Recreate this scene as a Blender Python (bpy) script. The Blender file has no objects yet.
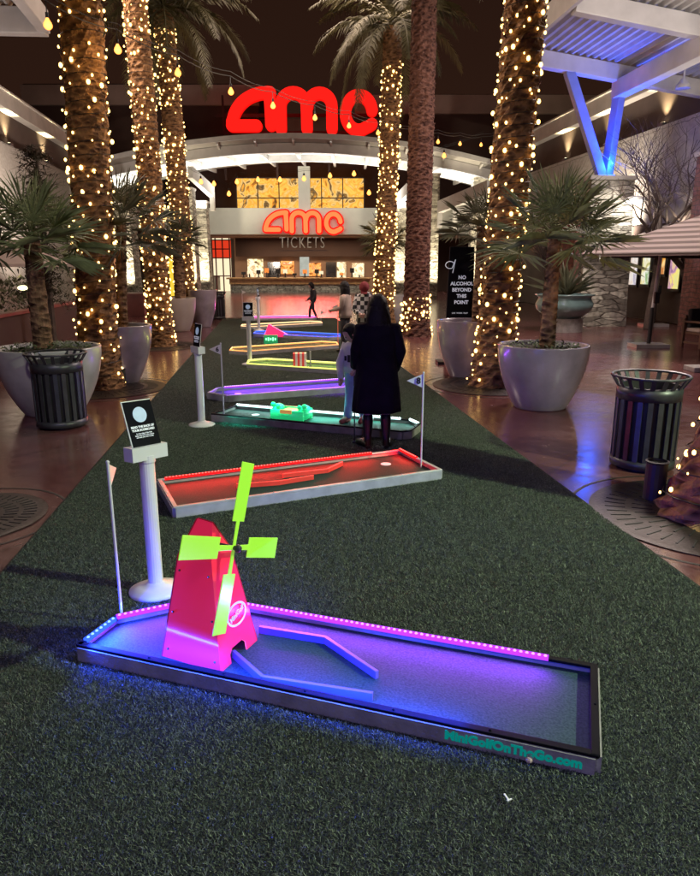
import bpy, bmesh, math, random
from mathutils import Vector, Matrix, noise as mnoise
R = random.Random(11)
PI = math.pi
S = bpy.context.scene
COL = S.collection
# ------------------------------------------------------------------ measuring helpers (photo survey -> metres)
EYE = 2.0; FOC = 674.0; TH = math.atan(171 / 674.0); CT, ST = math.cos(TH), math.sin(TH)
def _ray(x, y):
    u = (x - 350) / FOC; v = -(y - 438) / FOC
    return u, CT + v * ST, -ST + v * CT
def gp(x, y, z=0.0):
    r = _ray(x, y); t = (z - EYE) / r[2]
    return Vector((r[0] * t, r[1] * t, z))
def at(x, y, Y):
    r = _ray(x, y); t = Y / r[1]
    return Vector((r[0] * t, Y, EYE + r[2] * t))

# ------------------------------------------------------------------ materials
def nodes(name):
    m = bpy.data.materials.new(name); m.use_nodes = True
    nt = m.node_tree; b = nt.nodes['Principled BSDF']
    return m, nt, b
def rgba(c): return (c[0], c[1], c[2], 1.0)
def mat(name, col, rough=0.6, metal=0.0, var=0.25, scale=6.0, bump=0.0, bscale=40.0, spec=None, emit=None, estr=0.0, sample=False, coat=0.0):
    m, nt, b = nodes(name)
    b.inputs['Roughness'].default_value = rough; b.inputs['Metallic'].default_value = metal
    if spec is not None: b.inputs['Specular IOR Level'].default_value = spec
    if coat: b.inputs['Coat Weight'].default_value = coat
    tc = nt.nodes.new('ShaderNodeTexCoord')
    n = nt.nodes.new('ShaderNodeTexNoise'); n.inputs['Scale'].default_value = scale; n.inputs['Detail'].default_value = 5
    nt.links.new(tc.outputs['Object'], n.inputs['Vector'])
    cr = nt.nodes.new('ShaderNodeValToRGB')
    cr.color_ramp.elements[0].position = 0.3; cr.color_ramp.elements[1].position = 0.7
    cr.color_ramp.elements[0].color = rgba([c * (1 - var) for c in col]); cr.color_ramp.elements[1].color = rgba([min(1, c * (1 + var)) for c in col])
    nt.links.new(n.outputs['Fac'], cr.inputs['Fac']); nt.links.new(cr.outputs['Color'], b.inputs['Base Color'])
    if bump:
        n2 = nt.nodes.new('ShaderNodeTexNoise'); n2.inputs['Scale'].default_value = bscale; n2.inputs['Detail'].default_value = 4
        nt.links.new(tc.outputs['Object'], n2.inputs['Vector'])
        bp = nt.nodes.new('ShaderNodeBump'); bp.inputs['Strength'].default_value = bump; bp.inputs['Distance'].default_value = 0.02
        nt.links.new(n2.outputs['Fac'], bp.inputs['Height']); nt.links.new(bp.outputs['Normal'], b.inputs['Normal'])
    if emit:
        b.inputs['Emission Color'].default_value = rgba(emit); b.inputs['Emission Strength'].default_value = estr
    if not sample:
        try: m.cycles.emission_sampling = 'NONE'
        except Exception: pass
    return m
def emis(name, col, strength, edge=None, estr=None, sample=False):
    """glowing material; edge = glow colour mixed in toward the silhouette"""
    m = bpy.data.materials.new(name); m.use_nodes = True; nt = m.node_tree
    nt.nodes.clear(); o = nt.nodes.new('ShaderNodeOutputMaterial'); e = nt.nodes.new('ShaderNodeEmission')
    e.inputs['Color'].default_value = rgba(col); e.inputs['Strength'].default_value = strength
    if edge:
        lw = nt.nodes.new('ShaderNodeLayerWeight'); lw.inputs['Blend'].default_value = 0.35
        e2 = nt.nodes.new('ShaderNodeEmission'); e2.inputs['Color'].default_value = rgba(edge); e2.inputs['Strength'].default_value = estr
        mx = nt.nodes.new('ShaderNodeMixShader'); nt.links.new(lw.outputs['Facing'], mx.inputs[0])
        nt.links.new(e.outputs[0], mx.inputs[1]); nt.links.new(e2.outputs[0], mx.inputs[2]); nt.links.new(mx.outputs[0], o.inputs[0])
    else:
        nt.links.new(e.outputs[0], o.inputs[0])
    if not sample:
        try: m.cycles.emission_sampling = 'NONE'
        except Exception: pass
    return m

def mat_floor():
    m, nt, b = nodes('stained_concrete')
    L = nt.links.new; N = nt.nodes.new
    tc = N('ShaderNodeTexCoord'); mp = N('ShaderNodeMapping'); mp.inputs['Rotation'].default_value = (0, 0, math.radians(38))
    L(tc.outputs['Object'], mp.inputs['Vector'])
    br = N('ShaderNodeTexBrick'); br.offset = 0.0; br.inputs['Scale'].default_value = 1.0
    br.inputs['Brick Width'].default_value = 2.4; br.inputs['Row Height'].default_value = 2.4; br.inputs['Mortar Size'].default_value = 0.009
    br.inputs['Color1'].default_value = (0.9, 0.9, 0.9, 1); br.inputs['Color2'].default_value = (1.1, 1.1, 1.1, 1); br.inputs['Mortar'].default_value = (0.25, 0.25, 0.25, 1)
    L(mp.outputs[0], br.inputs['Vector'])
    n1 = N('ShaderNodeTexNoise'); n1.inputs['Scale'].default_value = 0.33; n1.inputs['Detail'].default_value = 7; n1.inputs['Roughness'].default_value = .62; L(tc.outputs['Object'], n1.inputs['Vector'])
    cr = N('ShaderNodeValToRGB'); e = cr.color_ramp.elements
    e[0].position = .36; e[0].color = (0.098, 0.030, 0.032, 1); e[1].position = .68; e[1].color = (0.155, 0.092, 0.088, 1)
    x = cr.color_ramp.elements.new(.52); x.color = (0.12, 0.044, 0.043, 1)
    L(n1.outputs['Fac'], cr.inputs['Fac'])
    n2 = N('ShaderNodeTexNoise'); n2.inputs['Scale'].default_value = 5; n2.inputs['Detail'].default_value = 9; n2.inputs['Roughness'].default_value = .7; L(tc.outputs['Object'], n2.inputs['Vector'])
    mr = N('ShaderNodeMapRange'); mr.inputs[1].default_value = .3; mr.inputs[2].default_value = .7; mr.inputs[3].default_value = .86; mr.inputs[4].default_value = 1.12
    L(n2.outputs['Fac'], mr.inputs[0])
    mu = N('ShaderNodeMix'); mu.data_type = 'RGBA'; mu.blend_type = 'MULTIPLY'; mu.inputs[0].default_value = 1
    L(cr.outputs[0], mu.inputs[6]); L(br.outputs['Color'], mu.inputs[7])
    mu2 = N('ShaderNodeMix'); mu2.data_type = 'RGBA'; mu2.blend_type = 'MULTIPLY'; mu2.inputs[0].default_value = 1
    L(mu.outputs[2], mu2.inputs[6]); L(mr.outputs[0], mu2.inputs[7]); L(mu2.outputs[2], b.inputs['Base Color'])
    mr2 = N('ShaderNodeMapRange'); mr2.inputs[1].default_value = .3; mr2.inputs[2].default_value = .72; mr2.inputs[3].default_value = .12; mr2.inputs[4].default_value = .30
    L(n2.outputs['Fac'], mr2.inputs[0]); L(mr2.outputs[0], b.inputs['Roughness'])
    b.inputs['Specular IOR Level'].default_value = .75
    bp = N('ShaderNodeBump'); bp.inputs['Strength'].default_value = .02; bp.inputs['Distance'].default_value = .006
    ad = N('ShaderNodeMath'); ad.operation = 'MULTIPLY_ADD'; ad.inputs[1].default_value = 1.2; L(br.outputs['Fac'], ad.inputs[0]); 
    sb = N('ShaderNodeMath'); sb.operation = 'SUBTRACT'; L(n2.outputs['Fac'], sb.inputs[0]); L(br.outputs['Fac'], sb.inputs[1])
    L(sb.outputs[0], bp.inputs['Height']); L(bp.outputs[0], b.inputs['Normal'])
    return m
def mat_turf(name, dark, light, bump=1.0):
    m, nt, b = nodes(name); L = nt.links.new; N = nt.nodes.new
    tc = N('ShaderNodeTexCoord')
    n1 = N('ShaderNodeTexNoise'); n1.inputs['Scale'].default_value = 90; n1.inputs['Detail'].default_value = 3; L(tc.outputs['Object'], n1.inputs['Vector'])
    n3 = N('ShaderNodeTexNoise'); n3.inputs['Scale'].default_value = 1.2; n3.inputs['Detail'].default_value = 4; L(tc.outputs['Object'], n3.inputs['Vector'])
    cr = N('ShaderNodeValToRGB'); cr.color_ramp.elements[0].position = .35; cr.color_ramp.elements[1].position = .68
    cr.color_ramp.elements[0].color = rgba(dark); cr.color_ramp.elements[1].color = rgba(light)
    mm = N('ShaderNodeMath'); mm.operation = 'MULTIPLY_ADD'; mm.inputs[1].default_value = .35; L(n3.outputs['Fac'], mm.inputs[0]); 
    m3 = N('ShaderNodeMath'); m3.operation = 'MULTIPLY'; m3.inputs[1].default_value = .68; L(n1.outputs['Fac'], m3.inputs[0]); L(m3.outputs[0], mm.inputs[2])
    L(mm.outputs[0], cr.inputs['Fac']); L(cr.outputs[0], b.inputs['Base Color'])
    b.inputs['Roughness'].default_value = .8; b.inputs['Specular IOR Level'].default_value = .2
    bp = N('ShaderNodeBump'); bp.inputs['Strength'].default_value = bump; bp.inputs['Distance'].default_value = .02
    L(n1.outputs['Fac'], bp.inputs['Height']); L(bp.outputs[0], b.inputs['Normal'])
    return m
def mat_stone(name, c1, c2, mortar, bw=.5, rh=.16, lo=.6, hi=1.3):
    m, nt, b = nodes(name); L = nt.links.new; N = nt.nodes.new
    tc = N('ShaderNodeTexCoord'); sep = N('ShaderNodeSeparateXYZ'); L(tc.outputs['Object'], sep.inputs[0])
    ad = N('ShaderNodeMath'); L(sep.outputs[0], ad.inputs[0]); L(sep.outputs[1], ad.inputs[1])
    nz = N('ShaderNodeTexNoise'); nz.inputs['Scale'].default_value = 2.3; L(tc.outputs['Object'], nz.inputs['Vector'])
    zz = N('ShaderNodeMath'); zz.operation = 'MULTIPLY_ADD'; zz.inputs[1].default_value = .16; L(nz.outputs['Fac'], zz.inputs[0]); L(sep.outputs[2], zz.inputs[2])
    cb = N('ShaderNodeCombineXYZ'); L(ad.outputs[0], cb.inputs[0]); L(zz.outputs[0], cb.inputs[1])
    if name.startswith('stacked'):
        mp = N('ShaderNodeMapping'); mp.inputs['Scale'].default_value = (1.45, 7.0, 1); L(cb.outputs[0], mp.inputs[0])
        vo = N('ShaderNodeTexVoronoi'); vo.voronoi_dimensions = '2D'; vo.inputs['Randomness'].default_value = .8; vo.inputs['Scale'].default_value = 1; L(mp.outputs[0], vo.inputs['Vector'])
        ve = N('ShaderNodeTexVoronoi'); ve.voronoi_dimensions = '2D'; ve.feature = 'DISTANCE_TO_EDGE'; ve.inputs['Randomness'].default_value = .8; ve.inputs['Scale'].default_value = 1; L(mp.outputs[0], ve.inputs['Vector'])
        sc = N('ShaderNodeSeparateColor'); L(vo.outputs['Color'], sc.inputs[0])
        r1 = N('ShaderNodeValToRGB'); r1.color_ramp.elements[0].color = rgba([c * .55 for c in c1]); r1.color_ramp.elements[1].color = rgba(c2); L(sc.outputs[0], r1.inputs[0])
        ed = N('ShaderNodeMapRange'); ed.inputs[1].default_value = .0; ed.inputs[2].default_value = .09; L(ve.outputs['Distance'], ed.inputs[0])
        mo = N('ShaderNodeMix'); mo.data_type = 'RGBA'; mo.inputs[6].default_value = rgba(mortar); L(ed.outputs[0], mo.inputs[0]); L(r1.outputs[0], mo.inputs[7])
        colr, hgt = mo.outputs[2], ed.outputs[0]
    else:
        br = N('ShaderNodeTexBrick'); br.inputs['Scale'].default_value = 1; br.inputs['Brick Width'].default_value = bw; br.inputs['Row Height'].default_value = rh
        br.inputs['Mortar Size'].default_value = .012; br.offset = .5
        br.inputs['Color1'].default_value = rgba(c1); br.inputs['Color2'].default_value = rgba(c2); br.inputs['Mortar'].default_value = rgba(mortar)
        L(cb.outputs[0], br.inputs['Vector']); inv_ = N('ShaderNodeMath'); inv_.operation = 'SUBTRACT'; inv_.inputs[0].default_value = 1; L(br.outputs['Fac'], inv_.inputs[1])
        colr, hgt = br.outputs['Color'], inv_.outputs[0]
    n2 = N('ShaderNodeTexNoise'); n2.inputs['Scale'].default_value = 7; n2.inputs['Detail'].default_value = 6; L(tc.outputs['Object'], n2.inputs['Vector'])
    mr = N('ShaderNodeMapRange'); mr.inputs[1].default_value = .3; mr.inputs[2].default_value = .7; mr.inputs[3].default_value = lo; mr.inputs[4].default_value = hi; L(n2.outputs['Fac'], mr.inputs[0])
    mu = N('ShaderNodeMix'); mu.data_type = 'RGBA'; mu.blend_type = 'MULTIPLY'; mu.inputs[0].default_value = 1
    L(colr, mu.inputs[6]); L(mr.outputs[0], mu.inputs[7]); L(mu.outputs[2], b.inputs['Base Color'])
    b.inputs['Roughness'].default_value = .85
    bp = N('ShaderNodeBump'); bp.inputs['Strength'].default_value = .8; bp.inputs['Distance'].default_value = .05
    sb = N('ShaderNodeMath'); sb.operation = 'ADD'; L(n2.outputs['Fac'], sb.inputs[0]); L(hgt, sb.inputs[1])
    L(sb.outputs[0], bp.inputs['Height']); L(bp.outputs[0], b.inputs['Normal'])
    return m
def mat_plaid():
    m, nt, b = nodes('plaid_cloth'); L = nt.links.new; N = nt.nodes.new
    tc = N('ShaderNodeTexCoord'); ck = N('ShaderNodeTexChecker'); ck.inputs['Scale'].default_value = 11
    ck.inputs['Color1'].default_value = (.02, .02, .022, 1); ck.inputs['Color2'].default_value = (.6, .58, .56, 1); L(tc.outputs['Object'], ck.inputs['Vector'])
    L(ck.outputs['Color'], b.inputs['Base Color']); b.inputs['Roughness'].default_value = .9
    return m
def mat_stripes(name, a, c, scale):
    m, nt, b = nodes(name); L = nt.links.new; N = nt.nodes.new
    tc = N('ShaderNodeTexCoord'); w = N('ShaderNodeTexWave'); w.bands_direction = 'Z'; w.inputs['Scale'].default_value = scale; w.inputs['Distortion'].default_value = .25
    L(tc.outputs['Object'], w.inputs['Vector'])
    cr = N('ShaderNodeValToRGB'); cr.color_ramp.elements[0].position = .42; cr.color_ramp.elements[1].position = .58
    cr.color_ramp.elements[0].color = rgba(a); cr.color_ramp.elements[1].color = rgba(c); L(w.outputs['Color'], cr.inputs['Fac'])
    L(cr.outputs[0], b.inputs['Base Color']); b.inputs['Roughness'].default_value = .85
    return m
def mat_mural(name, strength, cols, scale, distort=2.5, gx=1.0):
    """back-lit printed panel: soft abstract figures in flat colours"""
    m = bpy.data.materials.new(name); m.use_nodes = True; nt = m.node_tree; nt.nodes.clear(); L = nt.links.new; N = nt.nodes.new
    o = N('ShaderNodeOutputMaterial'); e = N('ShaderNodeEmission'); e.inputs['Strength'].default_value = strength
    tc = N('ShaderNodeTexCoord'); mp = N('ShaderNodeMapping'); mp.inputs['Scale'].default_value = (gx, 1, 1); L(tc.outputs['Object'], mp.inputs[0])
    n = N('ShaderNodeTexNoise'); n.inputs['Scale'].default_value = scale; n.inputs['Detail'].default_value = 2.5; n.inputs['Distortion'].default_value = distort; L(mp.outputs[0], n.inputs['Vector'])
    cr = N('ShaderNodeValToRGB'); cr.color_ramp.interpolation = 'B_SPLINE' if False else 'LINEAR'
    el = cr.color_ramp.elements
    k = len(cols)
    el[0].position = .3; el[0].color = rgba(cols[0]); el[1].position = .7; el[1].color = rgba(cols[-1])
    for i in range(1, k - 1):
        z = el.new(.3 + .4 * i / (k - 1)); z.color = rgba(cols[i])
    L(n.outputs['Fac'], cr.inputs[0]); L(cr.outputs[0], e.inputs[0]); L(e.outputs[0], o.inputs[0])
    try: m.cycles.emission_sampling = 'NONE'
    except Exception: pass
    return m
def mat_panelglass(name, col, strength):
    return mat(name, col, .25, 0, .1, 1.5, emit=col, estr=strength)
def mat_trunk(name, c1, c2):
    m, nt, b = nodes(name); L = nt.links.new; N = nt.nodes.new
    tc = N('ShaderNodeTexCoord'); n = N('ShaderNodeTexNoise'); n.inputs['Scale'].default_value = 9; n.inputs['Detail'].default_value = 6; L(tc.outputs['Object'], n.inputs['Vector'])
    mp = N('ShaderNodeMapping'); mp.inputs['Scale'].default_value = (6, 6, 14); L(tc.outputs['Object'], mp.inputs[0])
    v = N('ShaderNodeTexVoronoi'); v.inputs['Scale'].default_value = 1; L(mp.outputs[0], v.inputs['Vector'])
    cr = N('ShaderNodeValToRGB'); cr.color_ramp.elements[0].color = rgba(c2); cr.color_ramp.elements[1].color = rgba(c1)
    cr.color_ramp.elements[0].position = .1; cr.color_ramp.elements[1].position = .8
    ad = N('ShaderNodeMath'); ad.operation = 'MULTIPLY'; L(n.outputs['Fac'], ad.inputs[0]); L(v.outputs['Distance'], ad.inputs[1])
    mm = N('ShaderNodeMath'); mm.operation = 'MULTIPLY'; mm.inputs[1].default_value = 2.4; L(ad.outputs[0], mm.inputs[0]); L(mm.outputs[0], cr.inputs[0])
    L(cr.outputs[0], b.inputs['Base Color']); b.inputs['Roughness'].default_value = .95; b.inputs['Specular IOR Level'].default_value = .2
    bp = N('ShaderNodeBump'); bp.inputs['Strength'].default_value = .9; bp.inputs['Distance'].default_value = .06
    L(mm.outputs[0], bp.inputs['Height']); L(bp.outputs[0], b.inputs['Normal'])
    return m

M = {}
M['floor'] = mat_floor()
M['turf'] = mat_turf('turf_backing', (.010, .013, .011), (.045, .055, .046))
M['blade'] = mat('turf_blade', (.115, .135, .112), .55, 0, .45, 30, spec=.35)
def _blade():
    m, nt, b = nodes('turf_blade'); g = nt.nodes.new('ShaderNodeNewGeometry'); cr = nt.nodes.new('ShaderNodeValToRGB'); e = cr.color_ramp.elements
    e[0].position = 0; e[0].color = (.030, .042, .028, 1); e[1].position = 1; e[1].color = (.26, .30, .22, 1); x = e.new(.55); x.color = (.085, .108, .078, 1); x = e.new(.86); x.color = (.145, .175, .125, 1)
    nt.links.new(g.outputs['Random Per Island'], cr.inputs[0]); nt.links.new(cr.outputs[0], b.inputs['Base Color']); b.inputs['Roughness'].default_value = .45; b.inputs['Specular IOR Level'].default_value = .45
    return m
M['blade'] = _blade()
M['felt'] = mat_turf('putting_felt', (.012, .036, .032), (.04, .085, .075), .12)
M['board'] = mat('grey_board', (.27, .255, .245), .6, 0, .25, 9, .2, 60)
M['black_rail'] = mat('black_rail', (.006, .006, .008), .6, 0, .2, spec=.06)
M['alu'] = mat('pale_rail', (.55, .55, .56), .35, .25, .15, 8)
M['white'] = mat('white_plastic', (.78, .78, .78), .35, 0, .05, 3)
M['steel_white'] = mat('white_painted_steel', (.55, .53, .52), .45, 0, .1, 2, .05, 20)
M['strut'] = mat('blue_lit_steel', (.20, .26, .58), .45, 0, .1, 2)  # white steel with the blue lamp light put into its colour
M['deckmetal'] = mat('corrugated_metal', (.48, .47, .46), .4, .2, .12, 2)
M['black'] = mat('matt_black', (.014, .013, .014), .55, 0, .2)
M['blackmetal'] = mat('dark_painted_metal', (.05, .05, .058), .38, .35, .25, 10, .08, 60)
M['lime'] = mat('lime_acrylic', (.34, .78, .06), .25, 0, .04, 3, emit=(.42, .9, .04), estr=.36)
M['redacr'] = mat('red_acrylic', (.85, .03, .07), .15, 0, .06, 3, emit=(1, .025, .10), estr=.36, coat=.12)  # emission stands in for LED light glowing in the panels
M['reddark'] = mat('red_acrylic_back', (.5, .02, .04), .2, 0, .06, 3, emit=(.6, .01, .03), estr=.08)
M['card'] = mat('black_card', (.008, .008, .011), .85, 0, .2, spec=.1)
M['print_white'] = mat('white_print', (.75, .78, .82), .5, 0, .03, emit=(.8, .85, 1), estr=.25)
M['print_blue'] = mat('pale_blue_print', (.45, .58, .75), .5, 0, .1, 30, emit=(.5, .65, .9), estr=.25)
M['green_print'] = mat('green_lettering', (.0, .22, .17), .6, 0, .1, emit=(0, .5, .38), estr=.30)  # emission stands in for light falling on the letters
M['pot_grey'] = mat('grey_fibreglass', (.40, .38, .38), .3, 0, .22, 2.6, .05, 25, coat=.3)
M['pot_tan'] = mat('tan_fibreglass', (.40, .34, .30), .32, 0, .12, 1.6, .05, 25)
M['pot_purple'] = mat('mauve_glazed_pot', (.29, .24, .28), .24, 0, .24, 2.6, coat=.4)
M['pot_teal'] = mat('celadon_glaze', (.17, .27, .27), .2, 0, .15, 4, coat=.5)
M['soil'] = mat('potting_soil', (.03, .02, .014), .95, 0, .5, 18, .8, 30)
M['moss'] = mat('ground_cover_leaf', (.05, .075, .025), .7, 0, .5, 12)
M['palm_trunk'] = mat_trunk('golden_lit_bark', (.34, .185, .085), (.075, .036, .02))  # golden glow of the fairy lights put into the bark colour
M['dark_bark'] = mat_trunk('dark_palm_bark', (.15, .072, .052), (.04, .018, .015))
M['pot_trunk'] = mat_trunk('fibrous_bark', (.24, .14, .08), (.05, .025, .015))
M['frond'] = mat('palm_frond', (.085, .075, .028), .6, 0, .4, 3)
M['fan'] = mat('fan_leaf', (.18, .215, .095), .5, 0, .4, 4, spec=.35)
M['fan_dark'] = mat('dark_fan_leaf', (.12, .125, .075), .5, 0, .4, 4, spec=.35)
M['bare'] = mat('bare_twig_bark', (.085, .06, .05), .9, 0, .3, 9)
M['conifer'] = mat('feathery_leaf', (.05, .045, .028), .8, 0, .4, 4)
M['wire'] = mat('black_cable', (.02, .018, .018), .6, 0, .1)
M['bulb'] = emis('warm_bulb', (1, .40, .085), 4.0, (1, .20, .008), 1.5)  # orange rim stands in for the halo around each bulb
M['bulb_white'] = emis('white_downlight', (1, .95, .88), 12)
M['fairy'] = emis('fairy_light', (1, .62, .20), 6.5, (1, .42, .05), 2.0, sample=True)
M['uplight'] = emis('uplight_lens', (1, .86, .55), 10)
M['stone'] = mat_stone('stacked_stone', (.36, .32, .265), (.60, .55, .46), (.13, .11, .09))
M['brick'] = mat_stone('red_brown_brick', (.12, .045, .035), (.17, .065, .05), (.07, .04, .03), .4, .13)
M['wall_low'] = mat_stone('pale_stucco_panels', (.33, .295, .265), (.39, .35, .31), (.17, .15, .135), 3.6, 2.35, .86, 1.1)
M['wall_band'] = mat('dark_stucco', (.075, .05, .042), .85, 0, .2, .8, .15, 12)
M['wall_dark'] = mat('dark_brown_wall', (.05, .026, .022), .9, 0, .2, .5)
M['cornice'] = mat('cream_cornice', (.45, .41, .37), .75, 0, .12, 2)
M['parapet'] = mat('dim_parapet', (.30, .22, .19), .85, 0, .15, .6)
M['fascia'] = mat('fascia_panel', (.55, .53, .46), .6, 0, .06, 1)
M['wood'] = mat('counter_wood', (.45, .25, .10), .4, 0, .25, 3)
M['maroon'] = mat('maroon_paint', (.12, .03, .028), .5, 0, .2, 2)
M['amc_big'] = emis('red_neon_face', (1, .012, .008), 1.35, (1, .004, .002), .8)
M['amc_small'] = emis('orange_neon_face', (1, .20, .06), 1.5)
M['amc_halo'] = emis('red_glow_slab', (1, .015, .01), 1.15)  # red glow around the letters, built as a larger emissive slab
M['dark_letter'] = mat('bronze_letter', (.30, .27, .24), .4, .4, .1)
M['mural'] = mat_mural('mural_print', 1.25, [(.10, .05, .02), (.75, .27, .03), (1, .55, .10), (.85, .36, .04), (.9, .55, .18), (.10, .06, .03), (.8, .35, .05)], 1.05, .9)
M['gridline'] = mat('dark_mullion', (.05, .03, .02), .6, 0, .1)
M['glow_cream'] = emis('lit_interior', (1, .85, .55), 1.1)
M['glow_orange'] = emis('lit_orange', (1, .28, .06), 1.1)
M['glow_red'] = emis('lit_red', (1, .06, .02), .75)
M['glow_yellow'] = emis('lit_yellow', (1, .68, .06), 1.0)
M['glow_warmwall'] = mat('warm_lit_wall', (.45, .25, .15), .8, 0, .2, 1, emit=(.6, .22, .08), estr=.5)
M['lobby'] = mat('lobby_wall', (.22, .13, .09), .7, 0, .2, 1, emit=(.4, .2, .1), estr=.06)
M['glass'] = mat('dark_glass', (.02, .02, .025), .08, 0, .1, spec=.8)
M['skin'] = mat('skin', (.55, .33, .25), .5, 0, .06, 8)
M['hair'] = mat('dark_hair', (.006, .0035, .0035), .5, 0, .3, 30, .5, 90, spec=.3)
M['coat'] = mat('black_wool', (.010, .0065, .0125), .9, 0, .35, 6, .4, 60, spec=.15)
M['boot'] = mat('black_leather', (.012, .011, .012), .3, 0, .2, 8)
M['sweat'] = mat('white_knit', (.62, .62, .64), .9, 0, .06, 8, .2, 60)
M['jean_light'] = mat('light_denim', (.34, .47, .66), .9, 0, .12, 12)
M['tan_knit'] = mat('tan_jacket', (.42, .33, .27), .9, 0, .1, 8)
M['pants'] = mat('dark_trousers', (.022, .02, .024), .85, 0, .2, 8)
M['plaid'] = mat_plaid()
M['cap'] = mat('maroon_cap', (.20, .02, .025), .85, 0, .1)
M['shoe'] = mat('dusty_red_shoe', (.45, .10, .09), .6, 0, .1)
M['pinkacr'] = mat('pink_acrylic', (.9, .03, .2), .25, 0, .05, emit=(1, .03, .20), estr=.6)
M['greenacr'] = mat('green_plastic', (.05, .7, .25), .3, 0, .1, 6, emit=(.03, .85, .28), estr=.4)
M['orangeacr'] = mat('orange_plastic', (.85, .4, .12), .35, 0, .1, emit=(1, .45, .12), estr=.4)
M['stripes_rw'] = mat_stripes('red_white_stripes', (.7, .05, .04), (.75, .65, .6), 10)
M['umb_tan'] = mat_stripes('striped_canvas', (.09, .065, .057), (.24, .19, .175), 2.6)
M['umb_plain'] = mat('tan_canvas', (.46, .36, .31), .85, 0, .1, 2)
M['teak'] = mat('teak', (.12, .06, .035), .5, 0, .25, 4)
M['white_litter'] = mat('white_litter', (.8, .8, .8), .6, 0, .03)
M['grate'] = mat('cast_iron', (.035, .025, .024), .45, .5, .3, 8, .2, 40)
M['lamp_white'] = emis('lamp_glow', (1, .98, .92), 7)

# ------------------------------------------------------------------ object helpers
def tag(o, label=None, cat=None, group=None, kind=None):
    if label: o['label'] = label
    if cat: o['category'] = cat
    if group: o['group'] = group
    if kind: o['kind'] = kind
    return o
def thing(name, label, cat, loc=(0, 0, 0), rz=0.0, group=None):
    o = bpy.data.objects.new(name, None); COL.objects.link(o)
    o.location = loc; o.rotation_euler = (0, 0, rz); o.empty_display_size = .1
    return tag(o, label, cat, group)

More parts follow.
